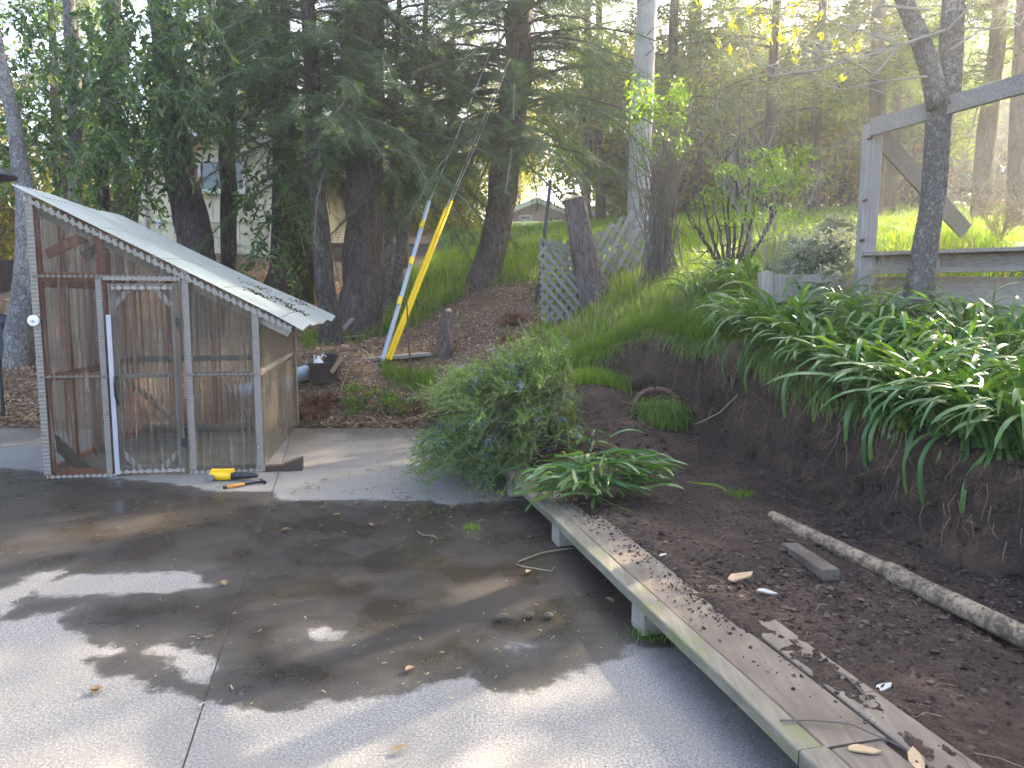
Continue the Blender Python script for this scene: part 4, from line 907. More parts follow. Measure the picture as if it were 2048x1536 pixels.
def lattice(c, nu, nv, name_lab, w_=.055, sp=.17, th=.008, two=True):
    """c: corner points bottom-left, bottom-right, top-right, top-left"""
    c = [np.asarray(q, float) for q in c]; W = (np.linalg.norm(c[1] - c[0]) + np.linalg.norm(c[2] - c[3])) / 2; H = (np.linalg.norm(c[3] - c[0]) + np.linalg.norm(c[2] - c[1])) / 2
    nrm = np.cross(c[1] - c[0], c[3] - c[0]); nrm /= np.linalg.norm(nrm)
    if nrm[1] > 0: nrm = -nrm
    t = thing("lattice_panel", c[0], name_lab, "trellis")
    f = lambda u, v: (c[0] * (1 - u / W) + c[1] * u / W) * (1 - v / H) + (c[3] * (1 - u / W) + c[2] * u / W) * v / H
    for sg, off in ((1, .006), (-1, -.006)):
        k = -H + sp * .5 if sg > 0 else sp * .5
        end = W if sg > 0 else W + H
        while k < end:
            if sg > 0: u0, u1 = max(0, k), min(W, k + H); v0, v1 = u0 - k, u1 - k
            else: u0, u1 = max(0, k - H), min(W, k); v0, v1 = k - u0, k - u1
            if u1 - u0 > .04:
                mb = MB(); j = rng.normal(0, .004, 2); a, b = f(u0, v0), f(u1, v1); mid = (a + b) / 2
                mb.beam(a + nrm * off + (0, 0, j[0]), b + nrm * off + (0, 0, j[1]), th, w_, np.cross(b - a, nrm)); obj("lath", mb, M['lattice'], t)
            k += sp
    return t
lattice([P(1083, 645, 10.7), P(1196, 640, 11.2), P(1178, 490, 11.6), P(1078, 474, 10.9)], 0, 0, "grey wooden lath trellis panel standing left of the leaning cut trunk")
lattice([P(1190, 605, 11.6), P(1312, 545, 12.3), P(1318, 388, 12.7), P(1186, 472, 11.9)], 0, 0, "grey wooden lath trellis panel climbing the slope right of the leaning cut trunk", sp=.25, w_=.07)
t, ax, rp, rr = tree("leaning cut-off trunk between the two lath trellis panels", [(1198,618,66),(1178,545,50),(1160,470,47),(1146,396,44)], 11.2, 'bark_fir', "tree_stump", "tree trunk", up=0, n=24, furrow=.12, rings=46)
mb = MB(); mb.lathe([(0, .012), (rr[-1] * .8, .008), (rr[-1] * .98, -.02)], rp[-1], 20, rp[-1] - rp[-2]); obj("cut_face", mb, M['creamwood'], t)
t = thing("steel_post", at(1075, 530, 12.3), "thin dark green steel post tilting beside the left lath trellis", "post")
mb = MB(); a = at(1075, 530, 12.3); mb.tube([a - (0, 0, .2), a, P(1101, 362, 12.6)], .03, 8); obj("post", mb, plain_mat('dark_green_paint', (.025, .045, .035), .5), t)
mb = MB(); mb.beam(a + (0, -.03, .0), a + (.02, -.03, .30), .09, .012, (0, 1, 0)); obj("foot_plate", mb, M['blacksteel'], t)

# grey timber frame
t = thing("swing_set_frame", at(1715, 605, 7.0), "open grey timber frame with slanting top beam and diagonal brace at the right", "frame")
pb_, pt_ = P(1722, 640, 7.0), P(1747, 250, 7.0); mb = MB(); mb.beam(pb_ - (0, 0, .2), pt_, .145, .12, (0, 1, 0)); obj("post", mb, M['postwood'], t)
b0, b1 = P(1742, 256, 6.93), P(2260, 105, 5.6); mb = MB(); mb.beam(b0, b1, .05, .15, (0, 0, 1)); obj("beam", mb, M['greywood'], t)
b0, b1 = P(1757, 268, 7.08), P(1930, 462, 8.4); mb = MB(); mb.beam(b0, b1, .045, .17, (.7, 0, .7)); obj("brace", mb, M['greywood'], t)
for px_, py_ in ((1742, 276), (1733, 400), (1727, 480), (1990, 190), (2030, 178)):
    mb = MB(); q = P(px_, py_, 6.90 if py_ > 200 else 6.4); mb.lathe([(0, .012), (.012, .010), (.014, 0), (.013, -.06)], q, 8, (0, -1, 0)); obj("bolt", mb, M['rust'], t)
# raised bed of boards
t = thing("raised_bed", at(1530, 605, 7.4), "raised garden bed of weathered boards behind the strap-leaved plants", "garden bed")
def bd(a, b, th, h, name, mat='greywood'): mb = MB(); mb.beam(a, b, th, h, (0, 0, 1)); return obj(name, mb, M[mat], t)
bd(P(1545, 577, 7.35), P(1712, 577, 7.25), .045, .27, "plank", 'oldwood'); bd(P(1735, 582, 7.2), P(1985, 582, 7.0), .045, .27, "plank", 'greywood'); bd(P(1989, 583, 7.0), P(2400, 592, 6.7), .045, .27, "plank", 'greywood')
bd(P(1545, 640, 7.33), P(1985, 645, 7.0), .05, .28, "plank", 'oldwood'); bd(P(1989, 645, 7.02), P(2400, 650, 6.72), .05, .28, "plank", 'oldwood')
mb = MB(); mb.beam(P(1533, 670, 7.32), P(1531, 543, 7.34), .12, .10, (0, 1, 0)); obj("post", mb, M['oldwood'], t)
bd(P(1722, 509, 6.98), P(2400, 487, 6.45), .20, .035, "cap_board", 'oldwood'); bd(P(1724, 527, 7.03), P(1880, 522, 6.91), .04, .14, "rail"); bd(P(1882, 522, 6.91), P(2400, 506, 6.5), .04, .14, "rail"); bd(P(1724, 544, 6.98), P(2400, 528, 6.46), .045, .05, "rail", 'oldwood')
mb = MB(); a = P(1660, 566, 7.32); mb.lathe([(0, .006), (.02, .004), (.022, 0)], a, 10, (0, -1, 0)); obj("bolt", mb, M['blacksteel'], t)

# lichened forked tree at right
t, ax, rp, rr = tree("lichen-spotted forked tree standing in front of the raised bed", [(1836,640,55),(1842,560,48),(1862,420,43),(1878,250,44),(1884,190,52)], 6.55, 'bark_lichen', "forked_tree", up=0, n=26, furrow=.08, rings=90)
base_r = t
for pxs, yv in (([(1876,215,38),(1858,130,34),(1834,60,30),(1806,-10,26)], 6.5), ([(1892,210,44),(1902,110,42),(1908,20,38),(1912,-60,36)], 6.6)):
    pts = [P(a, b, yv) for a, b, _ in pxs]; rad = [c / 2 / FP * 6.8 for *_, c in pxs]; d = (pts[-1] - pts[-2]); pts += [pts[-1] + d * 2, pts[-1] + d * 4]; rad += [rad[-1] * .8, .02]
    mb = MB(); pr = resample(pts, 40); mb.tube(pr, np.interp(np.linspace(0, 1, 40), np.linspace(0, 1, len(rad)), rad), 16, True, rough=.15, furrow=.08, seed=yv); obj("limb", mb, M['bark_lichen'], t, smooth=True)
def twigs(par, pts_spec, seed, name="branch", mat='twig_pale', sub=6, r0=.012, subl=.35):
    r_ = np.random.default_rng(seed); tips = []
    for px in pts_spec:
        pts = resample([P(a, b, y) for a, b, y in px], 18); mb = MB(); mb.tube(pts, np.linspace(r0, .003, 18), 5, False)
        for k in range(sub):
            i = r_.integers(5, 18); d = r_.normal(size=3) * (.7, .7, .5) + (0, 0, .35); d /= np.linalg.norm(d); l_ = subl * (.4 + r_.random())
            q = [pts[i], pts[i] + d * l_ * .5 + r_.normal(0, .02, 3), pts[i] + d * l_ + (0, 0, .1 * l_)]; mb.tube(resample(q, 6), np.linspace(r0 * .4, .002, 6), 4, False); tips.append(q[-1])
        obj(name, mb, M[mat], par); tips.append(pts[-1])
    return tips
yb = [[(1890,60,6.5),(1800,90,6.3),(1700,120,6.1),(1640,140,6.0),(1590,80,6.0)],[(1700,120,6.1),(1600,150,6.0),(1530,130,5.9),(1480,80,5.9),(1465,55,5.9)],[(1640,140,6.0),(1540,152,5.9),(1500,110,5.9),(1500,40,5.9)],
      [(1800,90,6.3),(1720,60,6.2),(1650,40,6.2),(1640,0,6.2)],[(1860,20,6.5),(1760,10,6.3),(1690,70,6.2),(1630,110,6.1),(1600,90,6.1)],[(1880,150,6.5),(1780,160,6.3),(1680,180,6.1),(1620,150,6.1),(1580,160,6.1)],
      [(1900,100,6.5),(1960,60,6.3),(2040,50,6.1)],[(1800,90,6.3),(1750,150,6.2),(1660,100,6.0),(1595,70,6.0)],[(1895,60,6.5),(1960,-10,6.3),(2050,-60,6.2)]]
tips = twigs(base_r, yb, 31, sub=6)
k_ = 0
for c in [P(1466,52,5.9),P(1468,70,5.9),P(1498,30,5.9),P(1527,50,5.95),P(1540,68,6),P(1541,84,6),P(1561,62,6),P(1566,88,6),P(1595,72,6),P(1592,114,6),P(1591,132,6),P(1460,112,5.9),P(1437,92,5.9),P(1594,18,6.1),P(1638,45,6.1),P(1700,110,6.2)] + tips[:10]:
    Vn, Fn, a = leafball(c + np.array([0, 0, .03]), (.018, .018, .035), 13, .042, seed=100 + k_, hang=-1.2); k_ += 1
    obj("bud_tuft", build_mesh("bud_tuft", Vn, [Fn], {"v": a}), M['bud'], base_r)

# ------------------------------------------------------------------ shrubs and small trees on the bank
def shrub(lab, base, stems, seed, leafmat, nleaf, lsize, name="shrub", cat="shrub", wood='twig', r0=.012, clusters=None, crad=(.25, .25, .2), group=None, tmpl=(LEAF2_V, LEAF2_F), bsp=.012):
    t = thing(name, base, lab, cat, group); r_ = np.random.default_rng(seed); mb = MB()
    for e, mid in stems:
        n = 14; base_ = base + r_.normal(0, bsp, 3) * (1, .6, 0); pts = np.array([base_ * (1 - u) ** 2 + np.asarray(mid) * 2 * u * (1 - u) + np.asarray(e) * u * u for u in np.linspace(0, 1, n)]); pts[1:] += r_.normal(0, .008, (n - 1, 3))
        mb.tube(pts, np.linspace(r0, r0 * .2, n), 5, False)
        for k in range(3):
            i = r_.integers(4, n); d = r_.normal(size=3) + (0, 0, .6); d /= np.linalg.norm(d); mb.tube([pts[i], pts[i] + d * .2, pts[i] + d * .42 + (0, 0, .05)], [r0 * .4, r0 * .25, .0015], 3, False)
    obj("stems", mb, M[wood], t, kind="stuff")
    if nleaf:
        Vs = []; Fs = []; As = []; o = 0
        for k, c in enumerate(clusters):
            Vn, Fn, a = leafball(c, crad, nleaf, lsize, seed=seed * 31 + k, hang=.2, shell=.1, tmpl=tmpl); Vs.append(Vn); Fs.append(Fn + o); As.append(a); o += len(Vn)
        obj("foliage", build_mesh("foliage", np.vstack(Vs), [np.vstack(Fs)], {"v": np.concatenate(As)}), M[leafmat], t, kind="stuff")
    return t
r_ = np.random.default_rng(77)
bs = at(1325, 535, 10.6); cl = [P(1255 + 120 * r_.random(), 170 + 150 * r_.random(), 10.6 + r_.normal(0, .3)) for _ in range(34)] + [P(1270 + 60 * r_.random(), 200 + 200 * r_.random(), 10.6) for _ in range(10)]
shrub("tall narrow shrub of many bundled brown stems with pale leafy tops beside the right trellis", bs, [(P(1245 + 140 * r_.random(), 180 + 160 * r_.random(), 10.6 + r_.normal(0, .4)), P(1318 + 30 * r_.normal(0, 1), 360, 10.6 + r_.normal(0, .15))) for _ in range(60)] +
      [(P(1300 + 50 * r_.random(), 330, 10.6), P(1322 + 16 * r_.normal(), 430, 10.5)) for _ in range(26)], 3, 'leaf_bright', 26, .075, crad=(.14, .14, .2), clusters=cl, bsp=.13)
bs = at(1462, 545, 9.3); cl = [P(1400 + 230 * r_.random(), 320 + 120 * r_.random(), 9.2 + r_.normal(0, .35)) for _ in range(40)] + [P(1500 + 120 * r_.random(), 290 + 80 * r_.random(), 9.2) for _ in range(16)]
shrub("small open shrub with dark forked stems and fresh bright green leaves in the sunny grass", bs, [(P(x, y, 9.3 + r_.normal(0, .3)), P((x + 1462) / 2 + dx, 470, 9.3)) for x, y, dx in ((1360,405,-10),(1395,300,-20),(1440,330,0),(1452,300,0),(1500,330,10),(1530,300,10),(1590,330,20),(1380,430,-15),(1480,230,0),(1560,380,30),(1420,380,0))],
      4, 'leaf_bright', 34, .06, r0=.028, wood='bark_dark', crad=(.2, .2, .10), clusters=cl)
bs = at(1545, 545, 8.6)
shrub("thin bare shrub of pale twigs left of the silver bushes", bs, [(P(1545 + dx, 540 - 330 * h_, 8.6 + r_.normal(0, .3)), P(1545 + dx * .2, 480, 8.6)) for dx, h_ in ((-20,1),(-60,.8),(-110,.95),(20,.7),(50,.85),(90,.6),(-140,.7),(-35,.6),(130,.75),(8,.9),(160,.95),(-170,.95),(110,.4),(60,.5))], 5, None, 0, 0, wood='twig_pale', r0=.008)
bs = at(1500, 530, 9.8)
shrub("tall bare arching shrub reaching in front of the dark firs", bs, [(P(1500 + dx, 530 - 420 * h_, 9.8 + r_.normal(0, .5)), P(1495 + dx * .1, 330, 9.8)) for dx, h_ in ((-40,1),(-90,.9),(-130,.8),(-10,.95),(20,1.05),(-160,.75),(40,.7),(-70,.65),(80,.8))], 6, None, 0, 0, wood='twig_pale', r0=.012)
cl = [P(1575 + 130 * r_.random(), 475 + 75 * r_.random(), 7.6 + r_.normal(0, .2)) for _ in range(44)]
shrub("silver-grey lavender bush spilling over the left boards of the raised bed", at(1640, 545, 7.6), [(c, (c + at(1640, 545, 7.6)) / 2) for c in cl[:24]], 7, 'lavender', 150, .045, name="lavender_bush", cat="bush", r0=.006, crad=(.15, .15, .13), clusters=cl)
cl = [P(1640 + 75 * r_.random(), 440 + 60 * r_.random(), 8.4 + r_.normal(0, .2)) for _ in range(20)]
shrub("smaller pale lavender bush close behind, left of the timber frame post", at(1675, 520, 8.4), [(c, (c + at(1675, 520, 8.4)) / 2) for c in cl[:14]], 8, 'lavender', 110, .05, name="lavender_bush", cat="bush", r0=.006, crad=(.16, .16, .14), clusters=cl)
bs = at(2000, 460, 9.5)
shrub("tangle of dry straw-coloured stalks behind the brace at the right edge", bs, [(P(2000 + 170 * r_.normal() * .6, 350 + 90 * r_.random(), 9.5 + r_.normal(0, .4)), P(2000 + 60 * r_.normal(), 400, 9.5)) for _ in range(46)], 9, None, 0, 0, name="dry_stalks", cat="dry stalks", wood='straw', r0=.005)
bs = at(1745, 625, 6.7)
shrub("few dead straw stems leaning against the foot of the frame post", bs, [(P(1735 + 60 * r_.random(), 500 + 50 * r_.random(), 6.6), P(1760 + 20 * r_.normal(), 560, 6.6)) for _ in range(7)], 10, None, 0, 0, name="dry_straw", cat="dry stalks", wood='straw', r0=.005)
# low bright plant on the litter by the slab and weeds round it
cl = [P(695 + 130 * r_.random() ** 1.3, 770 + 60 * r_.random(), 9.75 + r_.normal(0, .12)) for _ in range(24)]
shrub("low bright green leafy plant on the wood chips behind the slab", at(745, 830, 9.75), [(c, (c + at(745, 830, 9.75)) / 2) for c in cl[:12]], 11, 'leaf_bright', 34, .055, name="leafy_plant", cat="plant", r0=.005, crad=(.12, .12, .07), clusters=cl)
cl = [P(690 + 170 * r_.random(), 790 + 50 * r_.random(), 9.9 + r_.normal(0, .1)) for _ in range(16)]
shrub("dark sprawling weed right of the bright leafy plant at the slab edge", at(800, 830, 9.8), [(c + np.array([.4, 0, .1]), (c + at(800, 830, 9.8)) / 2) for c in cl], 12, 'leaf', 30, .05, name="weed", cat="plant", r0=.005, crad=(.2, .12, .05), clusters=cl)
for k, (px, py, yv, lab) in enumerate(((620,815,9.6,"heap of rusty red fern fronds right of the greenhouse corner"),(640,800,9.9,"second heap of red-brown fronds just behind the first"),(1030,640,11.8,"red-brown dead frond heap high on the wood chips"),(850,815,9.7,"dead red-brown frond heap at the slab edge by the big bush"),(1015,690,11,"small tuft of red dead fronds left of the trellis"))):
    c = at(px, py, yv); Vn, Fn, a = leafball(c + np.array([0, 0, .06]), (.28 if k < 4 else .1, .2, .09), 260 if k < 4 else 90, .12, tmpl=FR3, seed=200 + k, shell=.2)
    o = obj("dead_fronds", build_mesh("dead_fronds", Vn, [Fn], {"v": a}), M['redfrond'], label=lab, cat="dead fronds")

# ------------------------------------------------------------------ rosemary sprawling over the walkway
r_ = np.random.default_rng(9); rt = P(1120, 800, 7.0); t = thing("rosemary_bush", [rt[0], rt[1], .3], "big sprawling rosemary bush with blue flowers leaning over slab and walkway", "bush")
Pp = []; D = []; S = []; L = []; A_ = []; wd = MB(); FL_ = []; dryP = []
BC = [(tx_ + r_.normal(0, 34), ty_ + r_.normal(0, 26)) for _ in range(6) for tx_, ty_ in [(895,800),(870,870),(885,935),(950,990),(1010,975),(930,740),(1000,690),(1080,680),(1060,760),(960,840),(1100,830),(1020,880)]]
for k in range(820):
    a0 = P(1000 + 160 * r_.random() ** .7, 700 + 200 * r_.random(), 6.6 + 1.2 * r_.random())
    tx, ty = [(895,800),(870,870),(885,935),(950,990),(1010,975),(930,740),(1000,690),(1080,680),(1060,760),(960,840),(1100,830),(1020,880)][k % 12]
    bq = BC[int(r_.integers(len(BC)))]; e = P(bq[0] + r_.normal(0, 13), bq[1] + 24 + r_.normal(0, 10), 6.45 + r_.normal(0, .45) + (.5 if ty < 760 else -.12))
    if e[2] < .06: e[2] = .06 + .1 * r_.random()
    g_ = gz(e[0], e[1])[0] + .03
    e[2] = max(e[2], g_)
    dv = e - a0; n_ = np.linalg.norm(dv); ln = .45 + .5 * r_.random(); a1 = e - dv / n_ * min(ln, n_)
    mid = (a1 + e) / 2 + np.array([0, 0, .07 + .05 * r_.random()]); pts = np.array([a1 * (1-u)**2 + mid * 2*u*(1-u) + e * u*u for u in np.linspace(0, 1, 14)])
    wd.tube(pts[::2], np.linspace(.004, .0015, 7), 3, False); tone = r_.random()
    hot = (e[2] > .75)
    for br in range(4):
        if br == 0: q = pts
        else:
            i = r_.integers(2, 11); d = pts[i] - pts[i-1]; d = d / np.linalg.norm(d) + r_.normal(0, .38, 3) + (0, 0, .15); d /= np.linalg.norm(d); q = np.array([pts[i] + d * .17 * u + np.array([0, 0, .03 * u * u]) for u in np.linspace(0, 1, 9)])
        for i in range(1, len(q)):
            d = q[i] - q[i-1]; d /= np.linalg.norm(d) + 1e-9
            for j in range(3):
                dd = d * .8 + r_.normal(0, .36, 3); Pp.append(q[i] - d * .012 * j); D.append(dd); S.append(r_.normal(0, 1, 3)); L.append(.032 * (.7 + .6 * r_.random())); A_.append(np.clip(tone * .5 + .5 * r_.random(), 0, 1))
    if tx < 960 and 780 <= ty <= 930 and r_.random() < .7:
        for j in range(7): FL_.append(q[min(i, 5)] + r_.normal(0, .03, 3))
ND_V = [(0, .03, 0), (0, -.03, 0), (.5, .10, .0), (.5, -.10, .0), (1, 0, -.03)]; ND_F = [(0, 1, 2), (1, 3, 2), (2, 3, 4)]
Vn, Fn = scatter(Pp, D, S, L, ND_V, ND_F); obj("foliage", build_mesh("foliage", Vn, [Fn], {"v": np.repeat(A_, 5)}), M['rosemary'], t, kind="stuff"); obj("stems", wd, M['twig'], t, kind="stuff")
FL_ = np.array(FL_); fp = np.repeat(FL_, 4, 0) + r_.normal(0, .008, (len(FL_) * 4, 3)); Vn, Fn = scatter(fp, r_.normal(size=(len(fp), 3)), r_.normal(size=(len(fp), 3)), np.full(len(fp), .017), LEAF2_V, LEAF2_F)
obj("flowers", build_mesh("flowers", Vn, [Fn], {"v": r_.random(len(Vn))}), M['flower'], t, kind="stuff")
n = 2600; c = np.array([P(1090 + 60 * r_.random(), 770 + 140 * r_.random(), 6.75 + .5 * r_.random()) for _ in range(n)]); Vn, Fn = scatter(c, r_.normal(size=(n, 3)), r_.normal(size=(n, 3)), np.full(n, .04), ND_V, ND_F)
obj("dry_foliage", build_mesh("dry_foliage", Vn, [Fn], {"v": r_.random(len(Vn))}), M['rosemary_dry'], t, kind="stuff")
mb = MB()
for k in range(14):
    a = P(1120 + 30 * r_.normal(), 880, 7.0); a[2] = gz(a[0], a[1])[0] - .02; mb.tube(resample([a, a + (r_.normal(0, .1) - .1, r_.normal(0, .1), .25), a + (-.35 + r_.normal(0, .2), r_.normal(0, .3), .5)], 8), np.linspace(.014, .005, 8), 5)
obj("woody_stems", mb, M['twig'], t, kind="stuff")

# ------------------------------------------------------------------ strap-leaved clumps
def strap(L, wd_, curve, twist, n=12, vfold=.25):
    V = []; F = []
    for i in range(n + 1):
        s_ = i / n; w_ = wd_ * (.75 + .35 * math.sin(min(1, s_ * 1.6) * math.pi / 2)) * (1 if s_ < .75 else math.sqrt(max(0, 1 - ((s_ - .75) / .25) ** 2)) * .98 + .02)
        ang = curve(s_)
        if i == 0: x = z = 0.0
        else: x += L / n * math.cos(ang); z += L / n * math.sin(ang)
        tw = twist * s_; c_, sn = math.cos(tw), math.sin(tw)
        for y_, u_ in ((-w_, w_ * vfold), (0, 0), (w_, w_ * vfold)): V.append((x - math.sin(ang) * (u_ * c_ + y_ * sn * .6), y_ * c_ , z + math.cos(ang) * (u_ * c_ + y_ * sn * .6)))
    for i in range(n):
        for j in range(2): F.append((i*3+j, i*3+j+1, (i+1)*3+j+1, (i+1)*3+j))
    return V, F
straps = []
for k in range(16):
    a0 = R(random.uniform(60, 89)); dr = R(random.uniform(80, 150)); 
    V_, F_ = strap(random.uniform(.72, 1.05), random.uniform(.015, .021), lambda s, a0=a0, dr=dr: a0 - dr * s ** 1.6, random.uniform(-.8, .8))
    me = build_mesh("leaf", V_, [F_], {"v": np.full(len(V_), .5)}, True); me.materials.append(M['agap']); straps.append(me)
longs = []
for k in range(5):
    a0 = R(random.uniform(10, 50)); V_, F_ = strap(random.uniform(.7, 1.0), .016, lambda s, a0=a0: a0 - R(135) * min(1, s * 1.5) ** .9 + .25 * math.sin(s * 4), random.uniform(-1, 1), 16)
    me = build_mesh("leaf", V_, [F_], {"v": np.full(len(V_), .5)}, True); me.materials.append(M['agap']); longs.append(me)
deads = []
for k in range(4):
    V_, F_ = strap(.5 + .1 * k, .009, lambda s, k=k: R(20) - R(150) * min(1, s * 2) ** .8 + .5 * math.sin(s * 7 + k), 2.5, 14, .6)
    me = build_mesh("leaf", V_, [F_], {"v": np.full(len(V_), .5)}, True); me.materials.append(M['straw']); deads.append(me)
def clump(base, n, lab, group=None, bases=True, face=None, spread=math.pi, s=1.0, longn=0, tuft=.07, name="agapanthus_clump", tilt=0.0, cat="plant"):
    t = thing(name, base, lab, cat, group); r_ = np.random.default_rng(int(abs(base[0]) * 977 + base[1] * 131))
    for k in range(n):
        az = (face if face is not None else 0) + (r_.random() * 2 - 1) * spread; ti = tilt + r_.normal(0, .12)
        o = np.array([math.cos(az), math.sin(az), 0]) * tuft * r_.random() + r_.normal(0, .03, 3) * (1, 1, .4)
        W_ = Matrix.Translation(V3(base + o)) @ Matrix.Rotation(az, 4, 'Z') @ Matrix.Rotation(ti, 4, 'Y') @ Matrix.Rotation(r_.normal(0, .2), 4, 'X') @ Matrix.Scale(s * (.75 + .4 * r_.random()), 4)
        obj("leaf", straps[int(r_.integers(16))], None, t, world=W_)
    for k in range(longn):
        az = (face or 0) + r_.normal(0, .5); W_ = Matrix.Translation(V3(base)) @ Matrix.Rotation(az, 4, 'Z') @ Matrix.Rotation(.2, 4, 'Y') @ Matrix.Scale(s * (.8 + .4 * r_.random()), 4)
        obj("leaf", longs[int(r_.integers(5))], None, t, world=W_)
    for k in range(4):
        obj("leaf", deads[k], None, t, world=Matrix.Translation(V3(base + r_.normal(0, .05, 3) * (1, 1, .3))) @ Matrix.Rotation((face or 0) + r_.normal(0, .9), 4, 'Z') @ Matrix.Scale(.8 + .5 * r_.random(), 4), label="dead dry straw-coloured leaf")
    if not bases: return t
    mb = MB()
    for k in range(10): 
        a = base + r_.normal(0, .035, 3) * (1, 1, 0); mb.tube([a - (0, 0, .05), a + (0, 0, .06), a + r_.normal(0, .03, 3) + (0, 0, .16)], [.012, .011, .006], 5)
    obj("leaf_bases", mb, M['agap_base'], t, kind="stuff"); return t
# the rows along the bank edge, following the cut
fl = np.array(foot)[:, :2]; seg = []
for i in range(len(fl) - 1):
    L_ = np.linalg.norm(fl[i+1] - fl[i]); nn_ = np.array([fl[i+1][1] - fl[i][1], -(fl[i+1][0] - fl[i][0])]) / L_
    for u in np.linspace(0, 1, 30, endpoint=False): seg.append((fl[i] * (1 - u) + fl[i+1] * u, nn_))
rowpts = np.array([q for q, _ in seg]); rown = np.array([n_ for _, n_ in seg]); cum = np.concatenate([[0], np.cumsum(np.linalg.norm(np.diff(rowpts, axis=0), axis=1))])
def edge_at(px, off):                    # the spot on the bank at this picture column, off metres behind the foot of the cut
    best = None
    for q, n_ in zip(rowpts, rown):
        c = q + n_ * off; z = float(gz(c[0], c[1])[0]); fwd = c[1] * CP - (z - CAMZ) * SP; pxx = 1024 + FP * c[0] / fwd
        if c[1] > 1.5 and (best is None or abs(pxx - px) < best[0]): best = (abs(pxx - px), c, z)
    return np.array([best[1][0], best[1][1], best[2]])
AG = [(2010,1.55,44,0,1.0,"strap-leaved clump at the very back by the right end of the bed planks"),(1930,1.5,40,0,.95,"strap-leaved clump at the very back, half way along the right bed planks"),
 (1452,.50,52,3,.84,"leftmost and smallest clump of the strap-leaved row, yellow-lit, above the dug bank"),
 (1508,.46,80,5,.95,"strap-leaved clump with long leaves hanging beside its bare root ball"),
 (1562,.50,92,1,1.0,"dense strap-leaved clump just right of the bare root ball"),
 (1622,.50,92,0,1.0,"strap-leaved clump of the front row left of the frame post's foot"),
 (1684,.48,92,1,1.0,"strap-leaved clump of the front row below the frame post"),
 (1742,.45,96,2,1.0,"strap-leaved clump with pale bundled leaf bases showing at its front"),
 (1800,.43,98,8,1.0,"strap-leaved clump with the longest leaves trailing down the bank face"),
 (1862,.46,96,2,1.0,"strap-leaved clump of the front row below the lichened tree trunk"),
 (1930,.46,96,4,1.0,"strap-leaved clump of the front row below the dark bed planks"),
 (2000,.46,96,5,1.0,"strap-leaved clump hanging lowest over the soil near the right edge"),
 (2080,.46,66,2,1.0,"strap-leaved clump of the front row cut by the right edge of the photo"),
 (1545,.95,52,0,.9,"strap-leaved clump in the back row before the bed's corner post"),
 (1612,1.0,56,0,.95,"strap-leaved clump in the back row before the left bed boards"),
 (1682,1.0,56,0,.95,"strap-leaved clump in the back row just left of the frame post"),
 (1752,1.0,56,0,1.0,"strap-leaved clump in the back row just right of the frame post"),
 (1822,1.0,60,0,1.05,"strap-leaved clump with tall leaves touching the lichened tree trunk"),
 (1900,1.0,60,0,1.0,"strap-leaved clump in the back row just right of the lichened trunk"),
 (1975,1.0,56,0,1.0,"strap-leaved clump in the back row before the right bed planks"),
 (2060,1.0,50,0,1.0,"strap-leaved clump of the back row cut by the right edge")]
for px, off, n, ln, s, lab in AG:
    b = edge_at(px, off); clump(b, n, lab, "strap-leaved plants along the bank edge", face=R(-120), spread=R(170), s=s * (.86 if off < .7 else .70), longn=ln * 2 + (2 if off < .7 else 0))
for px, py, yv, lab in ((1395,600,8.9,"strap-leaved clump in the sunny grass, left of its neighbour"), (1455,590,8.9,"strap-leaved clump in the sunny grass, middle one below the small open shrub"), (1500,600,8.6,"strap-leaved clump in the grass nearest the bed's corner post")):
    clump(at(px, py, yv), 44, lab, "strap-leaved plants in the grass", s=.75)
# pulled-up heap on the walkway
flatl = []
for k in range(10):
    a0 = R(random.uniform(5, 45)); V_, F_ = strap(random.uniform(.42, .62), random.uniform(.016, .023), lambda s, a0=a0: a0 * .8 - R(8) - R(38) * s ** 1.1 + .22 * math.sin(s * 5 + a0 * 9), random.uniform(-1.2, 1.2))
    me = build_mesh("leaf", V_, [F_], {"v": np.full(len(V_), .5)}, True); me.materials.append(M['agap']); flatl.append(me)
r_ = np.random.default_rng(19)
for px, py, dirs, n, lab in ((1150,985,(R(200),R(50)),62,"uprooted strap-leaved plant flopping over the plank edge at the left of the heap"),(1190,975,(R(-75),R(60)),80,"uprooted strap-leaved plant lying in the middle of the heap on the planks"),
      (1240,970,(R(-38),R(24)),84,"uprooted strap-leaved plant with glossy leaves swept to the right"),(1170,925,(R(75),R(50)),34,"uprooted strap-leaved plant standing up at the back of the heap against the rosemary")):
    b = G0(px, py, .24); t = thing("agapanthus_clump", b, lab, "plant", "uprooted plants heaped on the walkway")
    for k in range(n):
        az = dirs[0] + r_.normal(0, dirs[1] * .95); o = np.array([r_.normal(0, .12), r_.normal(0, .10), .01 + .22 * r_.random()]); q = b + o
        W_ = Matrix.Translation(V3(q)) @ Matrix.Rotation(az, 4, 'Z') @ Matrix.Rotation(-.15 * r_.random() + .1, 4, 'Y') @ Matrix.Rotation(r_.normal(0, .5), 4, 'X') @ Matrix.Scale(.40 + .30 * r_.random(), 4)
        obj("leaf", flatl[int(r_.integers(10))], None, t, world=W_)
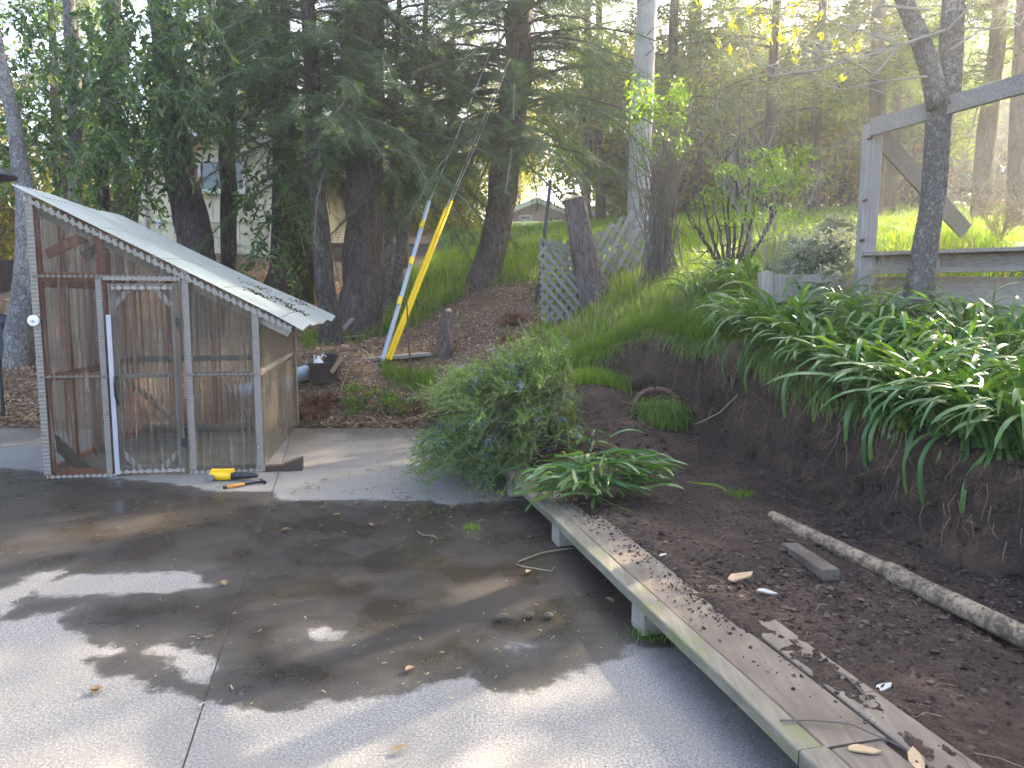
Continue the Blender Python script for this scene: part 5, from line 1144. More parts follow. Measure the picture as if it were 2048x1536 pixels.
# ------------------------------------------------------------------ grass
def blades(name, pts, hmin, hmax, wid, seed, mat='grass', lean=.45, **k):
    r_ = np.random.default_rng(seed); n = len(pts); H = hmin + (hmax - hmin) * r_.random(n) ** 1.3; az = r_.random(n) * 6.283; le = lean * (.3 + r_.random(n)); w_ = wid * (.7 + .6 * r_.random(n))
    dx, dy = np.cos(az), np.sin(az); sx, sy = -dy, dx; V = np.empty((n, 7, 3)); p = np.asarray(pts)
    for i, (t_, ww) in enumerate(((0, 1), (.45, .85), (.8, .5))):
        c = p + np.stack([dx * le * H * t_ ** 1.8, dy * le * H * t_ ** 1.8, H * t_ * (1 - .25 * le * t_)], 1); o = np.stack([sx, sy, 0 * sx], 1) * (w_ * ww / 2)[:, None]; V[:, 2*i] = c - o; V[:, 2*i+1] = c + o
    V[:, 6] = p + np.stack([dx * le * H, dy * le * H, H * (1 - .3 * le)], 1)
    b = (np.arange(n) * 7)[:, None]; q = np.concatenate([b + [0, 1, 3, 2], b + [2, 3, 5, 4]]); t3 = b + [4, 5, 6]
    return obj(name, build_mesh(name, V.reshape(-1, 3), [q, t3], {"v": np.repeat(np.clip(r_.normal(.45, .28, n), 0, 1), 7)}), M[mat], **k)
def sample_grass(n, x0, x1, y0, y1, seed, thr=.35):
    r_ = np.random.default_rng(seed); x = x0 + (x1 - x0) * r_.random(n); y = y0 + (y1 - y0) * r_.random(n)
    m_ = smooth(-.25, .15, sdist(gsec, x, y) + .5 * vnoise(x * 1.2, y * 1.2, 40)) * (sdist(exc, x, y) < -.40) * (.55 + .9 * vnoise(x * 2.5, y * 2.5, 3) > thr * r_.random(n) * 2 - .3)
    k = m_ > .3 + .5 * r_.random(n); x, y = x[k], y[k]; return np.stack([x, y, gz(x, y) - .01], 1)
blades("grass", sample_grass(42000, .3, 5.6, 7.2, 11.5, 1), .07, .26, .008, 1, kind="stuff", label="bright green grass on the bank behind the dug soil edge")
blades("meadow_grass", np.vstack([sample_grass(42000, -3, 11, 11.0, 20, 2), sample_grass(15000, -5, 16, 19, 34, 3)]), .10, .34, .016, 2, kind="stuff", label="sunlit meadow grass on the slope")
r_ = np.random.default_rng(4)
def at_many(px, py, yv): p = np.array([P(a, b, c) for a, b, c in zip(px, py, yv)]); p[:, 2] = gz(p[:, 0], p[:, 1]) - .01; return p
# fringe that hangs over the cut edge, tufts by the walkway, sunlit tufts by the anchor, and weeds
def edge_pts(n, d0, d1, ylo, yhi, seed):
    r_ = np.random.default_rng(seed); x = -.2 + 4.6 * r_.random(n * 12); y = ylo + (yhi - ylo) * r_.random(n * 12); s_ = sdist(exc, x, y); k = (s_ < -d0) & (s_ > -d1) & (x > .35); x, y = x[k][:n], y[k][:n]; return np.stack([x, y, gz(x, y)], 1)
blades("grass_fringe", edge_pts(9000, .36, .62, 6.6, 9.8, 5), .10, .24, .007, 5, lean=.9, kind="stuff", label="long grass fringe along the top of the cut bank")
n = 2600; blades("grass_tuft", at_many(r_.normal(1180, 32, n), r_.normal(745, 16, n), r_.normal(8.3, .2, n)) + (0, 0, .03), .10, .24, .007, 6, lean=.7, kind="stuff", label="bright grass tuft on the crumbling corner between rosemary and dug soil")
n = 1500; blades("grass_by_anchor", at_many(r_.uniform(765, 870, n), r_.normal(745, 7, n), r_.normal(10.7, .12, n)), .06, .22, .009, 7, kind="stuff", label="sunlit grass tuft at the foot of the rusty stake")
n = 700; blades("grass_by_greenhouse", at_many(r_.uniform(604, 650, n), r_.uniform(655, 690, n), r_.normal(12.6, .4, n)), .06, .25, .012, 8, kind="stuff", label="green grass behind the low greenhouse corner")
n = 500; blades("weed_tuft", at_many(r_.normal(1482, 12, n), r_.normal(992, 5, n), r_.normal(5.6, .05, n)), .02, .07, .004, 9, lean=.9, kind="stuff", label="small grass scrap lying on the dug soil")
p = G0(1320, 1275); n = 160; blades("weed_scrap", np.stack([r_.normal(p[0], .07, n), r_.normal(p[1], .04, n), np.full(n, .0)], 1), .03, .10, .004, 10, lean=.9, kind="stuff", label="green weed scrap under the walkway edge")
p = G0(943, 1056); n = 220; blades("moss_tuft", np.stack([r_.normal(p[0], .035, n), r_.normal(p[1], .04, n), np.full(n, .0)], 1), .015, .04, .003, 11, lean=.9, kind="stuff", label="little green sprig tuft on the wet slab")
blades("dry_grass", np.vstack([sample_grass(5200, .3, 5.6, 7.2, 11.5, 51), sample_grass(7000, -3, 11, 11.0, 20, 52)]), .12, .38, .007, 12, mat='straw', lean=.8, kind="stuff", label="scattered dry straw stalks among the green grass")
e0 = edge_pts(2600, .30, .46, 5.0, 9.6, 71) + (0, 0, .01); n = len(e0); V_, F_ = strap(.30, .0032, lambda s: R(35) - R(130) * s, 0.3, 6)
Vn, Fn = scatter(e0, np.stack([r_.normal(-.7, .35, n), r_.normal(-.8, .35, n), r_.normal(-.1, .2, n)], 1), np.tile([.7, -.7, 0.0], (n, 1)) + r_.normal(0, .2, (n, 3)), .5 + .7 * r_.random(n), V_, F_)
obj("overhanging_turf", build_mesh("overhanging_turf", Vn, [Fn], {"v": np.repeat(r_.random(n), len(V_))}), M['grass'], kind="stuff", label="grass hanging over the lip of the cut bank")
# ring edge of a buried pot with hanging grass
q = onground(1315, 835); t = thing("buried_pot", q, "terracotta pot rim sticking out of the dug soil with grass spilling out", "plant pot")
ctr = onground(1315, 835) + (0, .05, .0); mb = MB(); th = np.linspace(R(-15), R(200), 30); mb.tube([ctr + np.array([math.cos(a) * .27, .05 * math.sin(a), math.sin(a) * .27 + .02]) for a in th], .028, 10); obj("rim", mb, M['terracotta'], t, smooth=True)
n = 900; th = r_.random(n) * 6.28; Pg = ctr + np.stack([r_.normal(.0, .10, n), r_.normal(-.06, .05, n), r_.normal(.06, .06, n)], 1)
V_, F_ = strap(.34, .0035, lambda s: R(50) - R(140) * s, 0.3, 6); lenx = .34
Vn, Fn = scatter(Pg, np.stack([r_.normal(.1, .6, n), r_.normal(-.6, .35, n), r_.normal(-.1, .2, n)], 1), r_.normal(size=(n, 3)) * (.3, .3, .1) + np.array([0.9, 0.2, 0]), .7 + .5 * r_.random(n), V_, F_)
obj("hanging_grass", build_mesh("hanging_grass", Vn, [Fn], {"v": np.repeat(r_.random(n), len(V_))}), M['grass'], t, kind="stuff")

# ------------------------------------------------------------------ litter, chips, clods, roots
def flats(name, pts, size, seed, mat, tmpl=(LEAF2_V, LEAF2_F), tilt=.35, **k):
    r_ = np.random.default_rng(seed); n = len(pts); az = r_.random(n) * 6.28; D = np.stack([np.cos(az), np.sin(az), r_.normal(0, tilt, n)], 1); S = np.stack([-np.sin(az), np.cos(az), r_.normal(0, tilt, n)], 1)
    Vn, Fn = scatter(pts, D, S, size * (.4 + .9 * r_.random(n)), *tmpl); return obj(name, build_mesh(name, Vn, [Fn], {"v": np.repeat(r_.random(n), len(tmpl[0]))}), M[mat], **k)
CH_V = [(0, .12, 0), (0, -.12, 0), (1, .10, .03), (1, -.12, 0)]; CH_F = [(0, 1, 2), (1, 3, 2)]
r_ = np.random.default_rng(15); n = 60000; x = -11 + 12.4 * r_.random(n); y = 9.35 + 8 * r_.random(n) ** 1.5; k = sdist(gsec, x, y) < .15; x, y = x[k], y[k]
pts = np.stack([x, y, gz(x, y) + .012 + .015 * r_.random(len(x))], 1); flats("wood_chips", pts, .065, 16, 'chip', (CH_V, CH_F), kind="stuff", label="brown wood chips and litter on the slope")
flats("leaf_litter", pts[::9] + (0, 0, .015), .10, 17, 'dry', (LEAF_V, LEAF_F), .5, kind="stuff", label="dry leaf litter over the wood chips")
n = 3500; x = -9 + 9.5 * r_.random(n); y = 9.25 + .5 * r_.random(n) ** 2; flats("edge_litter", np.stack([x, y, gz(x, y) + .03 * r_.random(n) + .01 + .05 * (y < 9.3)], 1), .075, 18, 'dry', kind="stuff", label="litter banked along the back edge of the slab")
# twigs and crumbs on the slab
n = 900; a = [G0(x_, y_) for x_, y_ in zip(r_.uniform(0, 1260, n), 880 + 560 * r_.random(n) ** 1.4)]; a = np.array([q for q in a if q[0] < bx(q[1], -.05) and not (-4.3 < q[0] < -2.2 and 6.5 < q[1] < 9.4)]) + (0, 0, .006)
flats("slab_crumbs", a[::2], .02, 19, 'straw', (CH_V, CH_F), .3, kind="stuff", label="small dry bits strewn over the slab")
n = 1100; a = [G0(x_, y_) for x_, y_ in zip(r_.normal(960, 170, n), r_.normal(985, 45, n))]; a = np.array([q for q in a if q[0] < bx(q[1], -.03) and q[1] > 3 and not (q[0] < -2.2 and 6.5 < q[1] < 9.4)]) + (0, 0, .006)
flats("dark_crumbs", a, .03, 20, 'root', (CH_V, CH_F), .4, kind="stuff", label="dark soil crumbs and bits beside the rosemary")
ic = [(0, 0, 1), (.9, 0, .3), (.28, .85, .35), (-.72, .53, .4), (-.72, -.53, .3), (.28, -.85, .4), (0, 0, -.6)]; icf = [(0, 1, 2), (0, 2, 3), (0, 3, 4), (0, 4, 5), (0, 5, 1), (6, 2, 1), (6, 3, 2), (6, 4, 3), (6, 5, 4), (6, 1, 5)]
def clods(name, pts, smin, smax, seed, mat, **k):
    r_ = np.random.default_rng(seed); n = len(pts); L = smin + (smax - smin) * r_.random(n) ** 4; V = np.asarray(ic)[None] * (1 + .22 * r_.normal(size=(n, 7, 1))) * L[:, None, None]
    az = r_.random(n) * 6.28; c, s = np.cos(az), np.sin(az); X_ = V[..., 0] * c[:, None] - V[..., 1] * s[:, None]; Y_ = V[..., 0] * s[:, None] + V[..., 1] * c[:, None]
    V = np.stack([X_, Y_, V[..., 2] * .8], -1) + np.asarray(pts)[:, None]; F = np.asarray(icf)[None] + (np.arange(n) * 7)[:, None, None]
    return obj(name, build_mesh(name, V.reshape(-1, 3), [F.reshape(-1, 3)], {"v": np.repeat(r_.random(n), 7)}), mat, **k)
m = NT("soil_lumps"); c = m.ramp(m.attr("v"), [(0, (.026, .017, .013)), (.6, (.065, .043, .032)), (1, (.13, .095, .072))]); SOILM = m.done(m.pbr(c, .9, m.bump(m.noise(m.coord(), 120, 4), .6, .004), spec=.2))
n = 110000; x = .2 + 3.4 * r_.random(n); y = 1.2 + 8 * r_.random(n); k = (sdist(exc, x, y) > -.1) & (x > bx(y, .38)) & (vnoise(x * 1.4, y * 1.4, 55) + .3 > r_.random(n) * .75); x, y = x[k], y[k]
clods("soil_clods", np.stack([x, y, gz(x, y) - .002], 1), .003, .017, 33, SOILM, kind="stuff", label="crumbly dark soil lumps in the trench")
n = 9000; x = .5 + 3.2 * r_.random(n); y = 1.2 + 7.6 * r_.random(n); k = (sdist(exc, x, y) > -.34) & (x > bx(y, .5)) & (vnoise(x * 1.1, y * 1.1, 59) + .12 > r_.random(n) * .5); x, y = x[k], y[k]
clods("soil_lumps", np.stack([x, y, gz(x, y) + .002], 1), .009, .032, 35, SOILM, kind="stuff", label="bigger broken soil lumps lying in the trench")
s_ = r_.random(7000) * 5.2 - .6; o = np.abs(r_.normal(0, .09, 7000)); off = .40 - o * 1.3; q = B0[None] + BD[None] * s_[:, None] + BN[None] * off[:, None]; q[:, 2] = .176; k = (off > .02) & (vnoise(s_ * 1.8, s_ * 0, 3) + .25 > r_.random(7000) * .6 - .1)
clods("soil_on_planks", q[k], .003, .013, 34, SOILM, kind="stuff", label="soil crumbs spilled on the planks")
n = 9000; x = .2 + 3.4 * r_.random(n); y = 1.2 + 8 * r_.random(n); k = (sdist(exc, x, y) > -.4) & (x > bx(y, .3)); x, y = x[k], y[k]
mb = MB(); zz = gz(x, y)
for i in range(0, min(len(x), 380)):
    az = r_.random() * 6.28; l_ = .03 + .12 * r_.random(); p = np.array([x[i], y[i], zz[i] + .01]); d = np.array([math.cos(az), math.sin(az), 0]); mb.tube([p, p + d * l_ * .5 + (0, 0, .02 * r_.random()), p + d * l_ + r_.normal(0, .015, 3)], .0016, 3, False)
cnt = 0; xe = edge_pts(1500, .12, .5, 2.2, 9.2, 61)
for p in xe[:900]:
    l_ = .05 + .32 * r_.random() ** 2; d = np.array([-.5, -.6, 0]) * .1; mb.tube([p + (0, 0, .0), p + d + (r_.normal(0, .02), 0, -l_ * .4), p + d * 1.4 + (r_.normal(0, .05), 0, -l_)], [.0028, .002, .0011], 3, False)
obj("soil_roots", mb, M['root'], kind="stuff", label="fine pale roots in the cut bank and loose soil")
rb = edge_at(1508, .46)
mb = MB()
for k in range(420):
    a = rb + r_.normal(0, .10, 3) * (1.3, .6, .2) + (-.03, -.12, -.04); mb.tube([a, a + (r_.normal(0, .03), -.03, -.12), a + (r_.normal(0, .06), -.02, -.2 - .25 * r_.random())], .0022, 3, False)
for dx in (.1, .9, 1.5, 2.0): 
    for k in range(60): a = rb + (dx + r_.normal(0, .1), -dx * .75 - .25 + r_.normal(0, .1), -.2); a[2] = gz(a[0], a[1])[0] + .02; mb.tube([a, a + (r_.normal(0, .04), -.05, -.1), a + (r_.normal(0, .1), -.09, -.24 * r_.random() - .05)], .002, 3, False)
obj("root_tangle", mb, M['root'], kind="stuff", label="tangled roots hanging from the bare root ball")

# ------------------------------------------------------------------ drain pipe and debris in the trench
t = thing("drain_pipe", G0(2048, 1255, .1), "muddy perforated drain pipe lying along the trench at the foot of the bank", "pipe")
m = NT("muddy_pipe"); nn = m.noise(m.coord(), 8, 6, .7); geo = m.noise(m.coord(), 45, 4, .7)
c = m.mix(m.ramp(m.math('ADD', nn, m.math('MULTIPLY', m.math('SUBTRACT', geo, .5), .7)), [(.42, .9), (.60, 0.0)]), (.30, .215, .135), (.07, .045, .031)); PIPE = m.done(m.pbr(c, .7, m.bump(geo, .7, .004)))
pa, pb2, pc = G0(1545, 1035, .10), G0(1790, 1150, .115), G0(2300, 1395, .13); mb = MB(); mb.tube(resample([pa, pb2], 40), .047, 18, rough=.04, furrow=.03); obj("pipe_length", mb, PIPE, t, smooth=True)
mb = MB(); mb.tube(resample([pb2 - (pc - pb2) * .02, pc], 50), .052, 18, rough=.04, furrow=.03, seed=4); obj("pipe_length", mb, PIPE, t, smooth=True); d = (pc - pb2) / np.linalg.norm(pc - pb2); mb = MB(); mb.tube([pb2 - d * .06, pb2 + d * .05], .057, 18); obj("pipe_socket", mb, PIPE, t, smooth=True)
for s_ in np.arange(.12, 1.5, .15):
    mb = MB(); mb.lathe([(0, .0035), (.008, .003), (.009, 0)], pb2 + d * s_ + np.array([-.52, -.35, .0]) * .0 + np.array([-.012, -.018, .048]), 10, (-.25, -.3, .9)); obj("drain_hole", mb, M['black'], t)
def plankbit(lab, a, b, w_, h_, mat, name, cat, up=(0, 0, 1)):
    mb = MB(); mb.beam(a, b, w_, h_, up); return obj(name, mb, mat, label=lab, cat=cat)
a = G0(1580, 1095, .12); b = G0(1662, 1150, .13); plankbit("short rotten wood block lying on the soil beside the drain pipe", a, b, .10, .06, M['mudboard'], "wood_block", "wood block")
a = G0(1395, 1100, .19)
def chip_thing(px, py, z, s, lab, mat, name="wood_chip_piece", cat="debris", az=0.5):
    c = G0(px, py, z); V_ = [(-1, -.3, 0), (-.4, -.42, .08), (.5, -.3, .05), (1, 0, .12), (.4, .32, .05), (-.5, .36, .1), (-1, .1, .02)]; V2 = [(a * .97, b * .97, c_ + .10) for a, b, c_ in V_]; n = 7
    q = [[i, (i+1) % n, n + (i+1) % n, n + i] for i in range(n)]; tt = [[0, i + 1, i] for i in range(1, n - 1)] + [[n, n + i, n + i + 1] for i in range(1, n - 1)]
    ca, sa = math.cos(az), math.sin(az); W_ = [(c[0] + s * (x * ca - y * sa), c[1] + s * (x * sa + y * ca), c[2] + s * z_) for x, y, z_ in V_ + V2]
    mb = MB(); mb.add(W_, q=q, t=tt); return obj(name, mb, mat, label=lab, cat=cat)
chip_thing(1482, 1155, .18, .085, "curled pale wood splinter on the muddy boards near the soil", M['creamwood']); chip_thing(1327, 1110, .185, .03, "small white plastic flake on the planks", M['grimy'], "plastic_flake")
chip_thing(1535, 1185, .185, .05, "thin white plastic sliver beside the curled splinter", M['grimy'], "plastic_flake", az=-.7); chip_thing(1768, 1375, .16, .045, "crumpled white paper scrap on the soil at the lower right", M['grimy'], "paper_scrap"); chip_thing(1730, 1502, .18, .05, "pale dry leaf on the planks at the bottom edge", M['creamwood'], "dry_leaf", "leaf", az=-.3)
chip_thing(1830, 1520, .17, .06, "brown bark strip at the bottom edge right of the planks", M['creamwood'], "bark_strip", az=1.2)
def stick(lab, pts, r, mat, name="twig", cat="twig"): mb = MB(); p = resample(pts, 14); mb.tube(p, np.linspace(r, r * .6, 14), 6); return obj(name, mb, mat, label=lab, cat=cat, smooth=True)
stick("bent pale dead stalk lying on the dark wet slab before the walkway block", [G0(1150, 1095, .02), G0(1085, 1105, .015), G0(1032, 1125, .01), G0(1034, 1131, .01), G0(1105, 1143, .01), G0(1109, 1133, .02)], .006, M['straw'], "dead_stalk", "stalk")
stick("thin pale root curl on the wet slab left of the green sprig tuft", [G0(835, 1063, .01), G0(845, 1070, .01), G0(870, 1073, .01), G0(876, 1078, .01)], .004, M['straw'], "root_curl", "root")
stick("long thin twig across the mossy planks at lower right", [G0(1560, 1441, .19), G0(1620, 1440, .19), G0(1700, 1447, .195), G0(1800, 1492, .19)], .004, M['twig']); stick("dark stick on the soil at the bottom right", [G0(1640, 1330, .185), G0(1690, 1350, .19), G0(1740, 1400, .19)], .005, M['twig'])
stick("pale root strand hanging down the bank from the bare root ball", [P(1562, 745, 6.55), P(1560, 790, 6.45), P(1541, 850, 6.35), P(1544, 892, 6.3)], .006, M['straw'], "hanging_root", "root")
stick("thick dead leaf stalk pointing left above the trench", [P(1475, 790, 6.9), P(1440, 825, 6.8), P(1400, 845, 6.75), P(1388, 848, 6.75)], .008, M['straw'], "dead_stalk", "stalk")
stick("white curled leaf strip beside the rosemary root", [P(1148, 868, 6.5), P(1163, 852, 6.5), P(1166, 866, 6.5), P(1155, 878, 6.5), P(1143, 872, 6.5)], .007, M['straw'], "curled_leaf", "leaf")
# pine cones and dry leaves on the slab
for k, (px, py, lab) in enumerate(((1006, 1233, "largest pine cone of the three on the wet slab"), (1057, 1229, "middle pine cone of the three on the wet slab"), (1097, 1230, "rightmost dark pine cone of the three on the wet slab"))):
    c = G0(px, py, .018); mb = MB()
    for i in range(5):
        for j in range(9): a_ = j * .698 + i * .3; r0 = (.014, .024, .026, .02, .01)[i] * (1, .8, .7)[k]; mb.lathe([(0, .004), (.007, 0)], c + np.array([math.cos(a_) * r0 * 1.2, (i - 2) * .009, math.sin(a_) * r0 * .7]), 4, (math.cos(a_), 0, math.sin(a_)))
    obj("pine_cone", mb, M['twig'], label=lab, cat="pine cone")
lf_px = [(175,1380),(190,1388),(828,1332),(1280,1228),(450,1171),(650,1014),(608,975),(590,985),(720,1005),(730,940),(790,936),(760,950),(640,960),(705,985),(820,990),(800,1000),(860,985),(320,1005),(665,1030),(745,1052),(1062,1140),(780,1500),(1228,1205),(1088,1065),(560,1060),(700,950)]
lm = build_mesh("dry_leaf", [(a, b * 1.5, c * 2 + .12 * a * a) for a, b, c in LEAF_V], [LEAF_F], {"v": np.full(8, .5)}, True); lm.materials.append(M['dry'])
for k, (px, py) in enumerate(lf_px):
    o = obj("dry_leaf", lm, None, world=frame(G0(px, py, .012), (math.cos(k * 2.1), math.sin(k * 2.1), .1), (0.1 * math.sin(k), .1, 1), .05 + .03 * random.random()), label="curled dry leaf lying on the concrete slab", cat="leaf", group="dry leaves on the slab")

# ------------------------------------------------------------------ tools
p = G0(418, 962); a = p + np.array([0, .0, .0]); e = G0(515, 962); X_ = (e - p) / np.linalg.norm(e - p); t = thing("power_tool", p, "yellow and black cordless power tool lying beside the greenhouse door", "power tool")
Yv_ = np.array([0, 0, 1.0]); L = float(np.linalg.norm(e - p)); c0 = p + np.array([0, .02, .045])
mb = MB(); mb.lathe([(0, 0), (.034, .004), (.042, .02), (.044, .10), (.040, .16), (.037, L * .46), (0, L * .46)], c0 - X_ * .0, 16, X_); obj("body", mb, M['toolyellow'], t, smooth=True)
mb = MB(); mb.beam(c0 + X_ * .02 + (0, 0, .042), c0 + X_ * .22 + (0, 0, .045), .05, .03); obj("top_housing", mb, M['toolyellow'], t)
mb = MB(); pr = [(0, L * .46)]
for i in range(9): h_ = L * (.465 + .045 * i); pr += [(.039 - .0012 * i, h_), (.035 - .0012 * i, h_ + .012)]
pr += [(.026, L * .88), (.0, L * .89)]; mb.lathe(pr, c0, 16, X_); obj("rubber_grip", mb, M['black'], t)
mb = MB(); mb.lathe([(0, .0), (.016, .002), (.03, .012), (.033, .03), (.0, .031)], c0 + X_ * .03 + (0, -.045, -.008), 16, (0, -1, .1)); obj("gear_cap", mb, plain_mat('worn_grey_metal', (.16, .165, .17), .5, .5), t)
mb = MB(); mb.lathe([(0, L * .88), (.02, L * .885), (.02, L * .97), (.012, L), (0, L)], c0, 12, X_); obj("tail_plug", mb, M['blacksteel'], t)
a, b = G0(446, 975, .015), G0(530, 962, .02); d = (b - a) / np.linalg.norm(b - a); L = np.linalg.norm(b - a); t = thing("hammer", a, "claw hammer with orange-brown grip and black shaft lying before the power tool", "hammer")
mb = MB(); mb.lathe([(0, 0), (.014, 0), (.015, .01), (.014, .03), (0, .03)], a, 10, d); obj("butt_cap", mb, M['black'], t); mb = MB(); mb.lathe([(0, .028), (.0145, .03), (.0165, .10), (.0135, L * .5), (0, L * .5)], a, 12, d); obj("grip", mb, M['orange'], t, smooth=True)
mb = MB(); mb.beam(a + d * L * .49, a + d * L * .95, .012, .02); obj("shaft", mb, M['blacksteel'], t)
hd = np.cross(d, (0, 0, 1)); hd /= np.linalg.norm(hd); c = a + d * L * .95
mb = MB(); mb.lathe([(0, -.055), (.015, -.055), (.015, -.04), (.010, -.03), (.012, -.01), (.012, .012), (0, .012)], c, 10, -hd); mb.tube([c - hd * .0, c - hd * .035 + d * .01, c - hd * .065 + d * -.01 + (0, 0, .01)], [.012, .010, .004], 8); 
o = obj("head", mb, M['blacksteel'], t)
# ------------------------------------------------------------------ things on the litter behind the slab
t = thing("planter_box", at(650, 765, 10.3), "brown rectangular plastic planter holding a white jug and dark pots", "planter")
c = at(651, 762, 10.3); c[2] -= .01; ux = np.array([1, .10, .02]); ux /= np.linalg.norm(ux); uy = np.array([-.1, 1, 0])
lo = [c - ux*.165 - uy*.12, c + ux*.165 - uy*.12, c + ux*.165 + uy*.12, c - ux*.165 + uy*.12]; hi = [q + (0, 0, .27) + (q - c) * np.array([.22, .22, 0]) for q in lo]; inn = [h_ * 1 - (h_ - c) * np.array([.07, .07, 0]) for h_ in hi]; flo = [q + (0, 0, .03) for q in lo]
mb = MB(); mb.add(lo + hi + inn + flo, q=[[0,3,2,1]] + [[i, (i+1)%4, 4+(i+1)%4, 4+i] for i in range(4)] + [[4+i, 4+(i+1)%4, 8+(i+1)%4, 8+i] for i in range(4)] + [[8+i, 8+(i+1)%4, 12+(i+1)%4, 12+i] for i in range(4)] + [[12,13,14,15]]); obj("box", mb, M['brownplastic'], t)
mb = MB(); rimh = [q + (q - c) * np.array([.05, .05, 0]) for q in hi]
for i in range(4): mb.beam(rimh[i], rimh[(i+1) % 4], .03, .03)
obj("rim", mb, M['brownplastic'], t, kind="stuff")
j = c + np.array([-.09, .0, .14]); mb = MB(); mb.lathe([(0, 0), (.07, 0), (.075, .05), (.07, .14), (.03, .19), (.02, .21), (.02, .23), (0, .23)], j, 14); t2 = thing("jug", j, "white plastic jug with a handle standing in the brown planter", "jug"); obj("body", mb, M['white'], t2, smooth=True); mb = MB(); mb.tube([j + (.03, 0, .2), j + (.07, 0, .25), j + (.11, 0, .22)], .012, 7); obj("spout", mb, M['white'], t2); mb = MB(); mb.tube([j + (-.05, 0, .15), j + (-.06, 0, .24), j + (0, 0, .24)], .010, 7); obj("handle", mb, M['white'], t2)
j = c + np.array([.05, .12, .22]); mb = MB(); mb.hexa([j + q for q in map(np.array, ((-.07,-.06,0),(.07,-.06,0),(.07,.06,0),(-.07,.06,0),(-.08,-.07,.17),(.08,-.07,.17),(.08,.07,.17),(-.08,.07,.17)))]); obj("seed_pot", mb, M['black'], label="black square pot standing behind the white jug", cat="pot")
a, b = P(663, 745, 10.12), P(683, 716, 10.12); plankbit("short cream board leaning on the right side of the brown planter", a, b, .06, .02, M['creamwood'], "leaning_board", "board", (0, 1, 0))
a, b = P(610, 742, 10.75), P(858, 709, 11.45); a[2] = gz(a[0], a[1])[0] + .09; b[2] = gz(b[0], b[1])[0] + .06; plankbit("long grey plank lying on the litter behind the planter", a, b, .26, .045, M['greywood'], "plank", "plank")
a, b = P(560, 748, 10.4), P(622, 735, 10.5); 
for q in (a, b): q[2] = gz(q[0], q[1])[0] + .11
mb = MB(); mb.tube(resample([a - (b - a) * 1.2, b], 14), .11, 18); obj("pipe_roll", mb, M['greyplastic'], label="grey plastic tube left of the brown planter", cat="tube", smooth=True)
mb = MB(); rs = [a + (b - a) * .2 + np.array([.16 * math.cos(x), .10 * math.sin(x) + .0, .13 + .0 * x]) for x in np.linspace(0, 6.28, 24)]; mb.tube(rs, .012, 6); obj("red_hose", mb, plain_mat('red_rubber', (.38, .06, .03), .5), label="coil of red hose on the grey tube", cat="hose")
pts = [at(x_, y_, 10.0 + d_) + (0, 0, .015 + h_) for x_, y_, d_, h_ in ((701,795,-.1,0),(682,790,-.1,.0),(681,780,0,.02),(688,765,.1,.06),(692,752,.2,.02),(700,740,.3,.12),(712,739,.35,.15),(718,750,.3,.05),(712,758,.2,0))]
stick("pale thin hose curled on the litter right of the planter", pts, .010, M['straw'], "hose", "hose")
t, ax, rp, rr = tree("short broken stump standing on the wood chips right of the rusty stake", [(888,712,30),(892,670,26),(895,640,22),(897,622,17)], 11.4, 'bark_fir', "tree_stump", "stump", up=0, n=14, furrow=.25, rings=26); mb = MB(); mb.lathe([(0, .05), (rr[-1] * .5, .03), (rr[-1], -.03)], rp[-1], 9, (.2, -.2, 1)); obj("broken_top", mb, M['creamwood'], t)
a, b = at(822, 742, 10.7), P(813, 595, 10.9); stick("thin rusty iron stake standing upright beside the cable guards", [a - (0, 0, .1), a, b], .018, M['rust'], "iron_stake", "stake")
a, b = at(688, 590, 13.8), P(655, 480, 13.4); stick("peeled pale stick leaning against the big fir", [a, (a + b) / 2 + (.1, 0, 0), b], .02, M['creamwood'], "leaning_stick", "stick")
for k, (x0, y0, x1, y1, w_, lab) in enumerate(((672,682,725,668,.12,"rotten plank at the foot of the big fir, lower one"),(668,665,705,625,.10,"broken grey plank propped on the foot of the big fir"))):
    a, b = at(x0, y0, 12.7), at(x1, y1, 13.1); b[2] += .05 + .3 * k; a[2] += .05; plankbit(lab, a, b, w_, .03, M['oldwood'], "plank", "plank")
# ------------------------------------------------------------------ left edge: tarp heap, dark fence, umbrella tip
c = at(5, 715, 11.3); mb = MB(); Vs = []; nU, nV = 26, 12
for i in range(nU):
    for j2 in range(nV):
        u, v = i / (nU - 1), j2 / (nV - 1); a_ = u * 6.283; r0 = .75 * math.cos(v * 1.57) + .02; Vs.append((c[0] - .25 + r0 * math.cos(a_), c[1] + .5 * r0 * math.sin(a_), c[2] - .1 + .85 * math.sin(v * 1.57) + .09 * noise.noise(Vector((u * 18, v * 7, 1)))))
mb.add(Vs, q=[[i*nV+j2, (i+1)*nV+j2, (i+1)*nV+j2+1, i*nV+j2+1] for i in range(nU - 1) for j2 in range(nV - 1)]); obj("tarp_heap", mb, M['tarp'], label="heap under a shiny black tarp left of the pale leaning trunk", cat="tarp")
t = thing("slat_fence", at(20, 600, 16.5), "dark slatted fence low behind the left edge of the greenhouse", "fence")
f0, f1 = P(-260, 560, 16), P(66, 560, 17); 
for k in range(44):
    q = f0 + (f1 - f0) * k / 43; g_ = gz(q[0], q[1])[0]; mb = MB(); mb.beam((q[0], q[1], q[2] - .5), (q[0], q[1], q[2] + .45), .07, .02, (0, 1, 0)); obj("slat", mb, M['darkwood'], t)
for dz in (-.35, .35): mb = MB(); mb.beam(f0 + (0, .03, dz), f1 + (0, .03, dz), .03, .07); obj("rail", mb, M['darkwood'], t)
t = thing("retaining_wall", at(650, 522, 20), "low old concrete retaining wall behind the trunks", "wall"); f0, f1 = P(470, 507, 19.5), P(872, 507, 20.5)
